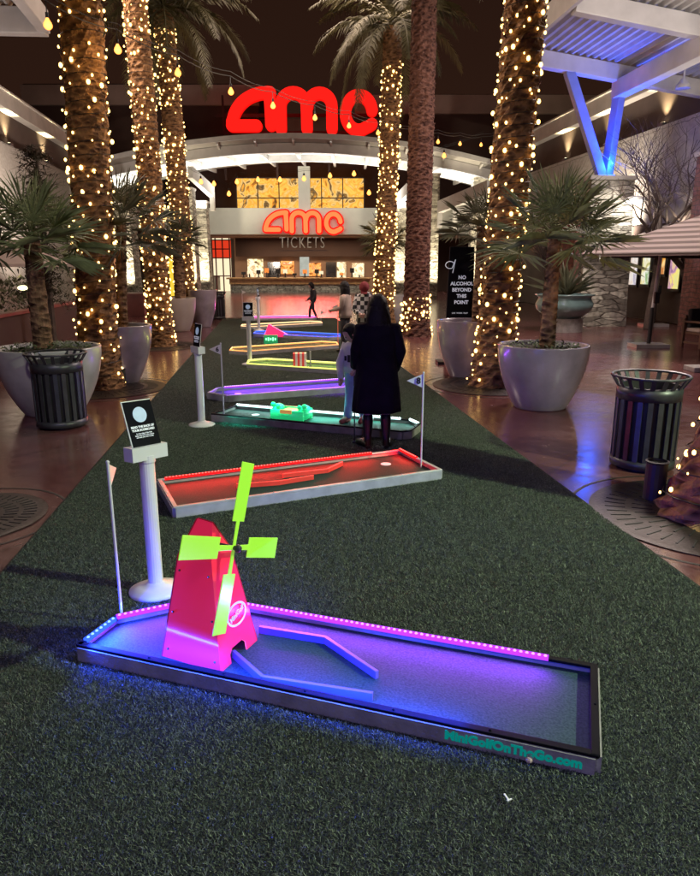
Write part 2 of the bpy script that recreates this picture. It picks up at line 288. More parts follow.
class MB:
    def __init__(s): s.v = []; s.f = []; s.m = []; s.mi = 0
    def add(s, vs, fs, mtx=None):
        k = len(s.v)
        s.v += [tuple(mtx @ Vector(p)) for p in vs] if mtx else [tuple(p) for p in vs]
        s.f += [tuple(i + k for i in f) for f in fs]; s.m += [s.mi] * len(fs); return s
    def box(s, c, d, rz=0.0, mtx=None, top=None):
        x, y, z = d[0] / 2, d[1] / 2, d[2] / 2; t = top or (1, 1)
        vs = [(-x, -y, -z), (x, -y, -z), (x, y, -z), (-x, y, -z), (-x * t[0], -y * t[1], z), (x * t[0], -y * t[1], z), (x * t[0], y * t[1], z), (-x * t[0], y * t[1], z)]
        A = Matrix.Translation(c) @ Matrix.Rotation(rz, 4, 'Z')
        if mtx: A = mtx @ A
        return s.add(vs, [(0, 3, 2, 1), (4, 5, 6, 7), (0, 1, 5, 4), (1, 2, 6, 5), (2, 3, 7, 6), (3, 0, 4, 7)], A)
    def beam(s, a, b, w, h, up=(0, 0, 1)):
        a, b = Vector(a), Vector(b); d = b - a; L = d.length; x = d.normalized(); u = Vector(up)
        y = u.cross(x)
        if y.length < 1e-4: y = Vector((0, 1, 0)).cross(x)
        y.normalize(); z = x.cross(y)
        A = Matrix((x, y, z)).transposed().to_4x4(); A.translation = (a + b) / 2
        x2, y2, z2 = L / 2, w / 2, h / 2
        vs = [(-x2, -y2, -z2), (x2, -y2, -z2), (x2, y2, -z2), (-x2, y2, -z2), (-x2, -y2, z2), (x2, -y2, z2), (x2, y2, z2), (-x2, y2, z2)]
        return s.add(vs, [(0, 3, 2, 1), (4, 5, 6, 7), (0, 1, 5, 4), (1, 2, 6, 5), (2, 3, 7, 6), (3, 0, 4, 7)], A)
    def tube(s, pts, rad, n=8, cap=True):
        pts = [Vector(p) for p in pts]; k = len(s.v); m = len(pts)
        if not isinstance(rad, (list, tuple)): rad = [rad] * m
        ref = None
        for i, p in enumerate(pts):
            t = (pts[min(i + 1, m - 1)] - pts[max(i - 1, 0)]).normalized()
            if ref is None: ref = Vector((1, 0, 0)) if abs(t.x) < .8 else Vector((0, 1, 0))
            a = (ref - t * ref.dot(t)).normalized(); b = t.cross(a); ref = a
            for j in range(n):
                q = 2 * PI * j / n; s.v.append(tuple(p + (a * math.cos(q) + b * math.sin(q)) * rad[i]))
        for i in range(m - 1):
            for j in range(n):
                j2 = (j + 1) % n; s.f.append((k + i * n + j, k + i * n + j2, k + (i + 1) * n + j2, k + (i + 1) * n + j)); s.m.append(s.mi)
        if cap:
            s.f.append(tuple(k + j for j in reversed(range(n)))); s.f.append(tuple(k + (m - 1) * n + j for j in range(n))); s.m += [s.mi] * 2
        return s
    def rings(s, rr, n=24, cap=(True, True), fn=None):
        """rr: list of (cx, cy, z, rx, ry)"""
        k = len(s.v); m = len(rr)
        for i, (cx, cy, z, rx, ry) in enumerate(rr):
            for j in range(n):
                q = 2 * PI * j / n; f = fn(i, q) if fn else 1.0
                s.v.append((cx + rx * math.cos(q) * f, cy + ry * math.sin(q) * f, z))
        for i in range(m - 1):
            for j in range(n):
                j2 = (j + 1) % n; s.f.append((k + i * n + j, k + i * n + j2, k + (i + 1) * n + j2, k + (i + 1) * n + j)); s.m.append(s.mi)
        if cap[0]: s.f.append(tuple(k + j for j in reversed(range(n)))); s.m.append(s.mi)
        if cap[1]: s.f.append(tuple(k + (m - 1) * n + j for j in range(n))); s.m.append(s.mi)
        return s
    def lathe(s, prof, n=32, c=(0, 0), cap=(True, True)):
        return s.rings([(c[0], c[1], z, r, r) for r, z in prof], n, cap)
    def prism(s, poly, z0, z1, mtx=None):
        n = len(poly); vs = [(x, y, z0) for x, y in poly] + [(x, y, z1) for x, y in poly]
        fs = [tuple(reversed(range(n))), tuple(range(n, 2 * n))] + [(i, (i + 1) % n, n + (i + 1) % n, n + i) for i in range(n)]
        return s.add(vs, fs, mtx)
    def ball(s, c, r, nu=10, nv=6, sc=(1, 1, 1)):
        c = Vector(c); k = len(s.v)
        s.v.append((c.x, c.y, c.z - r * sc[2]))
        for i in range(1, nv):
            ph = -PI / 2 + PI * i / nv
            for j in range(nu):
                q = 2 * PI * j / nu; s.v.append((c.x + r * sc[0] * math.cos(ph) * math.cos(q), c.y + r * sc[1] * math.cos(ph) * math.sin(q), c.z + r * sc[2] * math.sin(ph)))
        s.v.append((c.x, c.y, c.z + r * sc[2])); top = len(s.v) - 1
        fs = [(k, k + 1 + (j + 1) % nu, k + 1 + j) for j in range(nu)]
        for i in range(nv - 2):
            a = k + 1 + i * nu
            fs += [(a + j, a + (j + 1) % nu, a + nu + (j + 1) % nu, a + nu + j) for j in range(nu)]
        a = k + 1 + (nv - 2) * nu
        fs += [(a + j, a + (j + 1) % nu, top) for j in range(nu)]
        s.f += fs; s.m += [s.mi] * len(fs); return s
    def mesh(s, name, mats, smooth=False):
        me = bpy.data.meshes.new(name); me.from_pydata(s.v, [], s.f)
        for m_ in (mats if isinstance(mats, (list, tuple)) else [mats]): me.materials.append(m_)
        me.polygons.foreach_set('material_index', s.m)
        if smooth: me.polygons.foreach_set('use_smooth', [True] * len(s.f))
        me.update(); return me
    def build(s, name, mats, parent=None, label=None, smooth=False, bevel=0.0, loc=None):
        o = bpy.data.objects.new(name, s.mesh(name, mats, smooth)); COL.objects.link(o)
        if parent is not None: o.parent = parent
        if loc is not None: o.location = loc
        if label: o['label'] = label
        if bevel:
            b = o.modifiers.new('bevel', 'BEVEL'); b.width = bevel; b.segments = 2; b.limit_method = 'ANGLE'
        if smooth == 'auto': pass
        return o
def link_mesh(name, me, parent=None, loc=(0, 0, 0), rot=(0, 0, 0), scale=(1, 1, 1)):
    o = bpy.data.objects.new(name, me); COL.objects.link(o); o.location = loc; o.rotation_euler = rot; o.scale = scale
    if parent is not None: o.parent = parent
    return o
def text_mesh(txt, size, mtx, depth=.004, bold=0.0, align='CENTER', spacing=1.0):
    cu = bpy.data.curves.new('txt', 'FONT'); cu.body = txt; cu.size = size; cu.extrude = depth / 2; cu.align_x = align; cu.align_y = 'CENTER'; cu.offset = bold; cu.space_character = spacing; cu.resolution_u = 3
    o = bpy.data.objects.new('txt', cu); COL.objects.link(o)
    dg = bpy.context.evaluated_depsgraph_get(); me = bpy.data.meshes.new_from_object(o.evaluated_get(dg))
    bpy.data.objects.remove(o); bpy.data.curves.remove(cu)
    vs = [tuple(v.co) for v in me.vertices]; fs = [tuple(p.vertices) for p in me.polygons]; bpy.data.meshes.remove(me)
    mb = MB(); mb.add(vs, fs, mtx); return mb
def frame(origin, xdir, zdir):
    """matrix whose XY plane is a sign face: local x along xdir, local z out of the face (zdir)"""
    x = Vector(xdir).normalized(); z = Vector(zdir).normalized(); y = z.cross(x).normalized(); x = y.cross(z)
    A = Matrix((x, y, z)).transposed().to_4x4(); A.translation = Vector(origin); return A
UPRIGHT = lambda o: frame(o, (1, 0, 0), (0, -1, 0))
# lights
def area(loc, target, sx, sy, power, col, spread=180):
    l = bpy.data.lights.new('area_light', 'AREA'); l.shape = 'RECTANGLE'; l.size = sx; l.size_y = sy; l.energy = power; l.color = col; l.spread = math.radians(spread)
    o = bpy.data.objects.new('area_light', l); COL.objects.link(o); o.location = loc
    o.rotation_euler = (Vector(target) - Vector(loc)).to_track_quat('-Z', 'Y').to_euler(); return o
def area_m(mtx, sx, sy, power, col, spread=180):
    o = area((0, 0, 0), (0, 0, -1), sx, sy, power, col, spread); o.matrix_world = mtx; return o
def spot(loc, target, power, col, angle=60, blend=.6, rad=.05):
    l = bpy.data.lights.new('spot_light', 'SPOT'); l.energy = power; l.color = col; l.spot_size = math.radians(angle); l.spot_blend = blend; l.shadow_soft_size = rad
    o = bpy.data.objects.new('spot_light', l); COL.objects.link(o); o.location = loc
    o.rotation_euler = (Vector(target) - Vector(loc)).to_track_quat('-Z', 'Y').to_euler(); return o
def point(loc, power, col, rad=.1):
    l = bpy.data.lights.new('point_light', 'POINT'); l.energy = power; l.color = col; l.shadow_soft_size = rad
    o = bpy.data.objects.new('point_light', l); COL.objects.link(o); o.location = loc; return o

# ------------------------------------------------------------------ camera / world / render settings
cam = bpy.data.cameras.new('camera'); co = bpy.data.objects.new('camera', cam); COL.objects.link(co)
co.location = (0, 0, EYE); co.rotation_euler = (PI / 2 - TH, 0, 0); cam.sensor_fit = 'VERTICAL'; cam.sensor_height = 24; cam.lens = FOC / 876 * 24; cam.clip_end = 500; cam.clip_start = .05
S.camera = co
W = bpy.data.worlds.new('World'); S.world = W; W.use_nodes = True; nt = W.node_tree; bg = nt.nodes['Background']
sky = nt.nodes.new('ShaderNodeTexSky'); sky.sky_type = 'NISHITA'; sky.sun_disc = False; sky.sun_elevation = math.radians(-6); sky.sun_rotation = math.radians(150)
tc = nt.nodes.new('ShaderNodeTexCoord'); sp = nt.nodes.new('ShaderNodeSeparateXYZ'); nt.links.new(tc.outputs['Generated'], sp.inputs[0])
cr = nt.nodes.new('ShaderNodeValToRGB'); cr.color_ramp.elements[0].color = (.028, .0115, .0068, 1); cr.color_ramp.elements[1].color = (.0145, .0062, .0040, 1); cr.color_ramp.elements[1].position = .6
nt.links.new(sp.outputs[2], cr.inputs[0])
mx = nt.nodes.new('ShaderNodeMix'); mx.data_type = 'RGBA'; mx.blend_type = 'ADD'; mx.inputs[0].default_value = .01
nt.links.new(cr.outputs[0], mx.inputs[6]); nt.links.new(sky.outputs[0], mx.inputs[7]); nt.links.new(mx.outputs[2], bg.inputs[0]); bg.inputs[1].default_value = 1.0
S.view_settings.view_transform = 'Standard'; S.view_settings.look = 'None'; S.view_settings.exposure = 0; S.view_settings.gamma = 1
cy = S.cycles; cy.use_denoising = True; cy.max_bounces = 5; cy.diffuse_bounces = 2; cy.glossy_bounces = 3; cy.transmission_bounces = 2; cy.transparent_max_bounces = 4
cy.sample_clamp_indirect = 2.5; cy.sample_clamp_direct = 0; cy.caustics_reflective = False; cy.caustics_refractive = False; cy.use_adaptive_sampling = True; cy.adaptive_threshold = .02; cy.blur_glossy = .5

AX = Vector((-.119, 1, 0)).normalized(); AXR = math.atan2(.119, 1)      # the mall's own axis
PERP = Vector((AX.y, -AX.x, 0))                                          # to the right of it

# ------------------------------------------------------------------ ground and turf
mb = MB(); mb.add([(-90, -15, 0), (90, -15, 0), (90, 160, 0), (-90, 160, 0)], [(0, 1, 2, 3)])
tag(mb.build('ground', M['floor']), kind='structure')
def turf_x(y, side): return (-2.345 - .1177 * (y - 4.151)) if side < 0 else (2.25 - .1205 * (y - 3.962))
mb = MB(); poly = [(turf_x(-2, -1), -2), (turf_x(-2, 1), -2), (turf_x(27.6, 1), 27.6), (turf_x(27.6, -1), 27.6)]
mb.prism(poly, .002, .012); tag(mb.build('turf', M['turf']), kind='structure')

# short pile of the turf near the lens: one tile of blades spread over a grid
def turf_pile():
    rnd = random.Random(5); T = .5; mb = MB()
    for i in range(7600):
        x = rnd.uniform(-T / 2, T / 2); y = rnd.uniform(-T / 2, T / 2); a = rnd.uniform(0, 2 * PI); h = rnd.uniform(.006, .015); w = rnd.uniform(.0010, .0018)
        b = rnd.uniform(0, 2 * PI); l = rnd.uniform(.002, .018); dx, dy = math.cos(a) * w, math.sin(a) * w
        mx_, my_ = x + math.cos(b) * l * .4, y + math.sin(b) * l * .4; tx, ty = x + math.cos(b) * l, y + math.sin(b) * l
        mb.add([(x - dx, y - dy, 0), (x + dx, y + dy, 0), (mx_ + dx * .8, my_ + dy * .8, h * .6), (mx_ - dx * .8, my_ - dy * .8, h * .6), (tx, ty, h)], [(0, 1, 2, 3), (3, 2, 4)])
    return mb.mesh('turf_tuft_tile', M['blade'])
tile = turf_pile()
pts = MB()
for j in range(0, 56):
    y = j * .48 + .4
    a_, b_ = turf_x(y, -1) + .27, turf_x(y, 1) - .27; n = int((b_ - a_) / .47) + 1
    for i in range(n + 1):
        x = a_ + (b_ - a_) * i / n; pts.v.append((x, y, .012))
pile = bpy.data.objects.new('turf_grass', pts.mesh('turf_grass', M['blade'])); COL.objects.link(pile); tag(pile, 'short dark artificial grass pile covering the turf runner', 'artificial grass', kind='stuff')
tile_o = bpy.data.objects.new('grass_tile', tile); 
ng = bpy.data.node_groups.new('pile', 'GeometryNodeTree'); ng.interface.new_socket('Geometry', in_out='INPUT', socket_type='NodeSocketGeometry'); ng.interface.new_socket('Geometry', in_out='OUTPUT', socket_type='NodeSocketGeometry')
gi = ng.nodes.new('NodeGroupInput'); go = ng.nodes.new('NodeGroupOutput'); ip = ng.nodes.new('GeometryNodeInstanceOnPoints'); oi = ng.nodes.new('GeometryNodeObjectInfo'); oi.inputs['Object'].default_value = tile_o
m2p = ng.nodes.new('GeometryNodeMeshToPoints'); rv = ng.nodes.new('FunctionNodeRandomValue'); rv.data_type = 'INT'; 
rv.inputs[4].default_value = 0; rv.inputs[5].default_value = 3
mm_ = ng.nodes.new('ShaderNodeMath'); mm_.operation = 'MULTIPLY_ADD'; mm_.inputs[1].default_value = PI / 2; mm_.inputs[2].default_value = AXR
cx_ = ng.nodes.new('ShaderNodeCombineXYZ')
ng.links.new(gi.outputs[0], m2p.inputs[0]); ng.links.new(m2p.outputs[0], ip.inputs['Points']); ng.links.new(oi.outputs['Geometry'], ip.inputs['Instance'])
ng.links.new(rv.outputs[2], mm_.inputs[0]); ng.links.new(mm_.outputs[0], cx_.inputs[2]); ng.links.new(cx_.outputs[0], ip.inputs['Rotation']); ng.links.new(ip.outputs[0], go.inputs[0])
pile.modifiers.new('pile', 'NODES').node_group = ng

# ------------------------------------------------------------------ mini golf holes
TURF_Z = .014
def golf_hole(name, label, a, b, width, strips, rail_mat, board_mat, chamf=(0, 0, 0, 0), h=.10, led=None, fill=None, power=6, bumpers=(), cup=None, end='', deck_mat=None):
    """a, b: ground ends of the near long side; local x runs a->b, y away from it. strips: edge indices that carry LEDs"""
    a = Vector((a[0], a[1], 0)); b = Vector((b[0], b[1], 0)); L = (b - a).length; rz = math.atan2(b.y - a.y, b.x - a.x)
    t = thing(name, label, 'golf hole', (a.x, a.y, TURF_Z), rz, 'portable golf holes laid along the turf')
    c0, c1, c2, c3 = chamf   # near-left, near-right, far-right, far-left
    P = []
    P += [(c0, 0), ] if c0 else [(0, 0)]
    P += [(L - c1, 0), (L, c1)] if c1 else [(L, 0)]
    P += [(L, width - c2), (L - c2, width)] if c2 else [(L, width)]
    P += [(c3, width), (0, width - c3)] if c3 else [(0, width)]
    if c0: P += [(0, c0)]
    if end == 'arrow': P = [(0, 0), (L, 0), (L + .22, width / 2), (L, width), (0, width), (-.22, width / 2)]
    mb = MB(); mb.prism(P, 0, h * .45); mb.build('deck', deck_mat or M['felt'], t)
    rail = MB(); board = MB(); n = len(P); cen = Vector((sum(p[0] for p in P) / n, sum(p[1] for p in P) / n, 0))
    for i in range(n):
        p, q = Vector((*P[i], 0)), Vector((*P[(i + 1) % n], 0)); d = (q - p).normalized(); nn = Vector((-d.y, d.x, 0))
        if d.length == 0: continue
        board.beam(p + Vector((0, 0, h * .40)) - nn * .012, q + Vector((0, 0, h * .40)) - nn * .012, .024, h * .80)
        rail.beam(p - d * .012 + nn * .002 + Vector((0, 0, h * .875 + .0016 * (i % 2))), q + d * .012 + nn * .002 + Vector((0, 0, h * .875 + .0016 * (i % 2))), .036, h * .15)
        k = max(2, int((q - p).length / .42))
        for s in range(1, k):
            rail.ball(p.lerp(q, s / k) + Vector((0, 0, h * .955)), .008, 6, 4)
    board.build('side_board', board_mat, t); rail.build('rail', rail_mat, t, bevel=.004)
    for (i, t0, t1, col, dot) in strips:
        p, q = Vector((*P[i], 0)), Vector((*P[(i + 1) % n], 0)); p, q = p.lerp(q, t0), p.lerp(q, t1); d = (q - p).normalized(); nn = Vector((-d.y, d.x, 0))
        st = MB(); st.beam(p + nn * .012 + Vector((0, 0, h * .96)), q + nn * .012 + Vector((0, 0, h * .96)), .026, h * .22)  # strip body thick and emissive, standing in for the bloom of the LEDs
        st.mi = 1; k = max(2, int((q - p).length / .030))
        for s in range(k):
            st.ball(p.lerp(q, (s + .5) / k) + nn * .016 + Vector((0, 0, h * 1.07)), .0088, 6, 4)
        st.build('led_strip', [led_mats[col], led_mats[dot]], t)
        mw = Matrix.Translation(t.location) @ Matrix.Rotation(rz, 4, 'Z')
        c = (p + q) / 2 + nn * .05 + Vector((0, 0, h * 1.25)); tgt = (p + q) / 2 + nn * .35
        o = area(mw @ c, mw @ tgt, (q - p).length, .03, power * (q - p).length / 2.4, led_cols[col])
        # keep the long side of the lamp along the strip
        zz = (mw.to_3x3() @ (c - tgt)).normalized(); xx = (mw.to_3x3() @ d).normalized(); yy = zz.cross(xx)
        A = Matrix((xx, yy, zz)).transposed().to_4x4(); A.translation = mw @ c; o.matrix_world = A
    for (pts_, mt) in bumpers:
        bm_ = MB()
        for u, v in zip(pts_[:-1], pts_[1:]):
            uu, vv = Vector((*u, h * .45 + .02)), Vector((*v, h * .45 + .02)); bm_.beam(uu, vv, .018, .04)
        bm_.build('bumper', mt, t)
    if cup:
        cm = MB(); cm.lathe([(.053, h * .45 + .001), (.053, h * .45 + .004)], 20, cup); cm.build('cup', M['print_white'] if end == 'white' else M['pot_grey'], t)
    return t, L, rz
led_cols = {'violet': (.36, .03, 1), 'blue': (.03, .10, 1), 'red': (1, .01, .01), 'ice': (.62, 1, .95), 'teal': (.05, .9, .65), 'purple': (.28, .05, 1), 'yellow': (.85, .95, .16), 'peach': (1, .62, .3), 'green': (.05, .9, .2), 'orange': (1, .40, .10), 'pink': (1, .12, .62)}
led_mats = {k: emis('led_' + k, v, 2.0) for k, v in led_cols.items()}
led_mats.update({'violet_dot': emis('led_violet_dot', (1, .36, .85), 1.7), 'blue_dot': emis('led_blue_dot', (.25, .5, 1), 2), 'red_dot': emis('led_red_dot', (1, .12, .10), 3.5),
                 'ice_dot': emis('led_ice_dot', (.85, 1, 1), 5), 'purple_dot': emis('led_purple_dot', (.75, .45, 1), 4), 'yellow_dot': emis('led_yellow_dot', (1, .85, .35), 3), 'green_dot': emis('led_green_dot', (.2, 1, .35), 3), 'orange_dot': emis('led_orange_dot', (1, .6, .3), 3), 'pink_dot': emis('led_pink_dot', (1, .6, 1), 3.5)})
M['bump_blue'] = mat('bumper_blue', (.13, .10, .34), .4, 0, .1)
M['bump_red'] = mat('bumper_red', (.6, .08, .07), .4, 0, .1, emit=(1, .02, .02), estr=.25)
# hole 1 (windmill)
h1, L1, rz1 = golf_hole('mini_golf_hole', 'nearest golf hole, blue lit felt with the red windmill and a violet light strip', (-1.404, 3.134), (.99, 2.318), .655,
    [(2, .10, 1.0, 'violet', 'violet_dot'), (3, 0, 1, 'violet', 'violet_dot'), (4, .1, .9, 'blue', 'blue_dot')], M['black_rail'], M['board'], (0, 0, 0, .36), .095, power=38.0,
    bumpers=[([(.80, .47), (1.18, .485), (1.53, .27)], M['bump_blue']), ([(.78, .21), (1.02, .055), (1.56, .10)], M['bump_blue'])], cup=(.40, .34))
txc = ((Matrix.Translation(h1.location) @ Matrix.Rotation(rz1, 4, 'Z')).inverted() @ gp(511, 757)).x
mb = text_mesh('MiniGolfOnTheGo.com', .057, frame((txc, -.0262, .041), (1, 0, 0), (0, -1, 0)), .003, .003, spacing=1.02); mb.build('lettering', M['green_print'], h1)
mw1 = Matrix.Translation(h1.location) @ Matrix.Rotation(rz1, 4, 'Z')
# added blue wash above the near rail, a lamp without a fixture
o = area((0, 0, 0), (0, 0, -1), 2.0, .02, 44, (.01, .05, 1)); A = Matrix((Vector((1, 0, 0)), Vector((0, .35, -.94)), Vector((0, -.94, -.35)))).transposed().to_4x4()
o.matrix_world = mw1 @ Matrix.Translation((1.0, .0, .15)) @ Matrix.Rotation(math.radians(42), 4, 'X')
area(mw1 @ Vector((.02, .2, .14)), mw1 @ Vector((.5, .3, .0)), .5, .03, 48, (.01, .04, 1))
area(mw1 @ Vector((.85, .33, .55)), mw1 @ Vector((.8, .33, 0)), 1.3, .2, 4, (.02, .05, 1), 80)  # added overhead blue wash on the left part of the felt
# windmill: a free-standing acrylic house on the felt
wl = [mw1.inverted() @ gp(x, y, .057) for x, y in ((162, 648), (218, 665), (251, 634))]
wm = thing('windmill', 'red acrylic windmill with four lime green sails standing on the nearest hole', 'windmill', mw1 @ Vector((sum(v.x for v in wl) / 3, sum(v.y for v in wl) / 3, .045)), rz1 - math.radians(6))
bw, bd = .36, .33; tw, td = .20, .17; hh = .54; hr = .72     # base x (across view), base y, top, shoulder height, ridge height
def quad3(mb_, p): mb_.add(p, [tuple(range(len(p)))])
B = [(-bw / 2, -bd / 2, 0), (bw / 2, -bd / 2, 0), (bw / 2, bd / 2, 0), (-bw / 2, bd / 2, 0)]
T_ = [(-tw / 2, -td / 2, hh), (tw / 2, -td / 2, hh), (tw / 2, td / 2, hh), (-tw / 2, td / 2, hh)]
RG = [(-.035, .0, hr), (.055, .0, hr - .01)]
fr = MB(); fr.add([B[0], B[1], T_[1], T_[0]], [(0, 1, 2, 3)]); fr.add([T_[0], T_[1], RG[1], RG[0]], [(0, 1, 2, 3)])
M['rededge'] = mat('acrylic_edge', (1, .12, .16), .3, 0, .05, emit=(1, .10, .12), estr=.9)  # edge glow of the lit acrylic put in as emission
wb = fr.build('front_panel', [M['redacr'], M['rededge']], wm); sm = wb.modifiers.new('thick', 'SOLIDIFY'); sm.thickness = .008; sm.material_offset_rim = 1
sd = MB()      # right side has an arched doorway at the bottom
x0 = lambda z: bw / 2 + (tw / 2 - bw / 2) * z / hh
y0 = lambda z: bd / 2 + (td / 2 - bd / 2) * z / hh
sd.add([(x0(0), -y0(0), 0), (x0(0), -.07, 0), (x0(.045), -.07, .045), (x0(.07), -.045, .07), (x0(.07), .045, .07), (x0(.045), .07, .045), (x0(0), .07, 0), (x0(0), y0(0), 0), (x0(hh), y0(hh), hh), (.055, 0, hr - .01), (x0(hh), -y0(hh), hh)], [tuple(range(11))])
sb_ = sd.build('sail_side_panel', [M['redacr'], M['rededge']], wm); sm = sb_.modifiers.new('thick', 'SOLIDIFY'); sm.thickness = .008; sm.material_offset_rim = 1
for (u_, z_) in ((-.42, .05), (.42, .05), (-.42, .25), (.42, .25), (-.40, .47), (.40, .47)):
    yy_ = -y0(z_) - .004; sc_b = MB(); sc_b.ball((u_ * 2 * x0(z_), yy_, z_), .006, 8, 5); sc_b.build('screw', M['blackmetal'], wm)
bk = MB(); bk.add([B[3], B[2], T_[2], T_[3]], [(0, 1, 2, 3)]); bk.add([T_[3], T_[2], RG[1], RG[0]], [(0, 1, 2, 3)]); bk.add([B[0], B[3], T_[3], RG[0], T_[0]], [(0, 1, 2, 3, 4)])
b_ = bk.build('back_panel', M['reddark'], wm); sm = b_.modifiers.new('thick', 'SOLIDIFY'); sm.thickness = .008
hubp = Vector((x0(hh) + .075, .0, .60))
hb = MB(); hb.tube([hubp - Vector((.13, 0, 0)), hubp + Vector((.025, 0, 0))], .012, 10); hb.ball(hubp + Vector((.025, 0, 0)), .02, 10, 6); hb.build('hub', M['blackmetal'], wm)
for k, ang in enumerate((69, 159, 249, 339)):
    A = Matrix.Translation(hubp) @ Matrix.Rotation(math.radians(ang), 4, 'X')
    bl = MB(); bl.prism([(-.0, -.012), (.13, -.014), (.13, -.052), (.425, -.06), (.425, .052), (.13, .052), (.13, .016), (0, .012)], -.003, .003, A @ Matrix(((0, 0, 1, 0), (1, 0, 0, 0), (0, 1, 0, 0), (0, 0, 0, 1))))
    bl.build('sail', M['lime'], wm, bevel=.003)
lg = MB()
A = frame((x0(.22) + .007, .03, .22), (0, 1, 0), (1, 0, .17))
ring = []
for s_, r_ in ((0, 1), (1, .86)): pass
for i in range(28):
    q = 2 * PI * i / 28; q2 = 2 * PI * (i + 1) / 28
    for rr_, dz in ((1.0, 0),):
        lg.add([(.085 * math.cos(q), .06 * math.sin(q), 0), (.085 * math.cos(q2), .06 * math.sin(q2), 0), (.073 * math.cos(q2), .048 * math.sin(q2), 0), (.073 * math.cos(q), .048 * math.sin(q), 0)], [(0, 1, 2, 3)], A)
tm = text_mesh('MiniGolf', .036, A @ Matrix.Rotation(.25, 4, 'Z'), .002, .001); lg.add(tm.v, tm.f)
lg.build('emblem', M['print_blue'], wm)

# hole 2 (red)
h2, L2, rz2 = golf_hole('mini_golf_hole', 'second golf hole with pale front board and red light strip and red bumpers', (-1.425, 5.186), (.872, 6.229), .80,
    [(2, .14, .98, 'red', 'red_dot'), (1, .55, 1, 'red', 'red_dot')], M['alu'], M['alu'], (0, 0, 0, 0), .10, power=26,
    bumpers=[([(.62, .40), (1.0, .33), (1.35, .36)], M['bump_red']), ([(1.10, .52), (1.55, .50), (1.78, .66)], M['bump_red'])], cup=(2.20, .52), end='white')
# hole 3 (teal)
h3, L3, rz3 = golf_hole('mini_golf_hole', 'third golf hole with teal felt and icy white light strip', (-1.824, 8.749), (.688, 7.738), .62,
    [(4, .05, 1, 'ice', 'ice_dot'), (3, 0, 1, 'ice', 'ice_dot')], M['black_rail'], M['board'], (0, .07, .16, 0), .11, power=8, cup=(.45, .35), deck_mat=None)
mw3 = Matrix.Translation(h3.location) @ Matrix.Rotation(rz3, 4, 'Z')
area(mw3 @ Vector((1.25, .33, .50)), mw3 @ Vector((1.25, .33, 0)), 2.1, .2, 13, (.03, 1, .72), 60)
fg = thing('golf_obstacle', 'glowing green two humped bridge obstacle on the teal golf hole', 'golf obstacle', mw3 @ Vector((1.02, .30, .05)), rz3)
g = MB(); g.box((0, -.13, .07), (.46, .05, .14)); g.box((0, .13, .07), (.46, .05, .14))
for sx in (-1, 1):
    g.ball((sx * .19, 0, .10), .09, 12, 8, (.9, 1.5, 1.1)); g.ball((sx * .225, -.08, .195), .035, 8, 6); g.ball((sx * .155, -.08, .18), .03, 8, 6)
g.build('body', M['greenacr'], fg, smooth=True)
g = MB(); g.box((0, 0, .115), (.20, .20, .03)); g.box((0, -.165, .13), (.16, .02, .05)); g.build('bridge_plank', M['orangeacr'], fg)
# hole 4 (purple)
h4, L4, rz4 = golf_hole('mini_golf_hole', 'fourth golf hole lit purple with pale pointed front board', (-1.851, 10.042), (.25, 10.95), .72,
    [(3, .0, .95, 'purple', 'purple_dot')], M['alu'], M['alu'], (0, 0, 0, 0), .11, power=28, end='arrow', cup=(.25, .36))
mw4 = Matrix.Translation(h4.location) @ Matrix.Rotation(rz4, 4, 'Z')
area(mw4 @ Vector((1.15, .35, .8)), mw4 @ Vector((1.15, .35, 0)), 2.2, .2, 30, (.22, .02, 1), 60)
def far_hole(label, p, q, w, col, dot, board, power, wash=None):
    hx, Lx, rzx = golf_hole('mini_golf_hole', label, p, q, w, [(3, 0, 1, col, dot), (2, 0, 1, col, dot), (4, 0, 1, col, dot)], board, M['alu'], (0, 0, 0, 0), .11, power=power, end='arrow')
    mwx = Matrix.Translation(hx.location) @ Matrix.Rotation(rzx, 4, 'Z')
    if wash: area(mwx @ Vector((Lx / 2, w / 2, .8)), mwx @ Vector((Lx / 2, w / 2, 0)), Lx, .2, wash, led_cols[col], 60)
    return hx, mwx
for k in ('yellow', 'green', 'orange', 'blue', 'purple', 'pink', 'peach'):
    c = led_cols[k]; M['rail_' + k] = mat('rail_lit_' + k, [x * .5 + .1 for x in c], .35, 0, .1, emit=c, estr=1.3)  # LED light on the far holes painted in as rail emission
far_hole('fifth golf hole glowing pale yellow with the striped box', gp(248, 369)[:2], gp(352, 376)[:2], .75, 'yellow', 'yellow_dot', M['rail_yellow'], 7, 4)
far_hole('sixth golf hole glowing orange with green light ends', gp(246, 356)[:2], gp(338, 349)[:2], .8, 'orange', 'orange_dot', M['rail_orange'], 7, 2)
h7, mw7 = far_hole('seventh golf hole glowing deep blue under the pink wedge', gp(254, 337)[:2], gp(328, 341)[:2], .8, 'blue', 'blue_dot', M['rail_blue'], 9, 10)
far_hole('eighth golf hole glowing thin orange yellow beyond the pink wedge', gp(253, 330)[:2], gp(322, 326)[:2], .8, 'peach', 'orange_dot', M['rail_peach'], 6)
far_hole('farthest golf hole glowing pale violet at the end of the turf', gp(254, 321)[:2], gp(312, 320.5)[:2], .8, 'pink', 'pink_dot', M['rail_pink'], 12, 10)
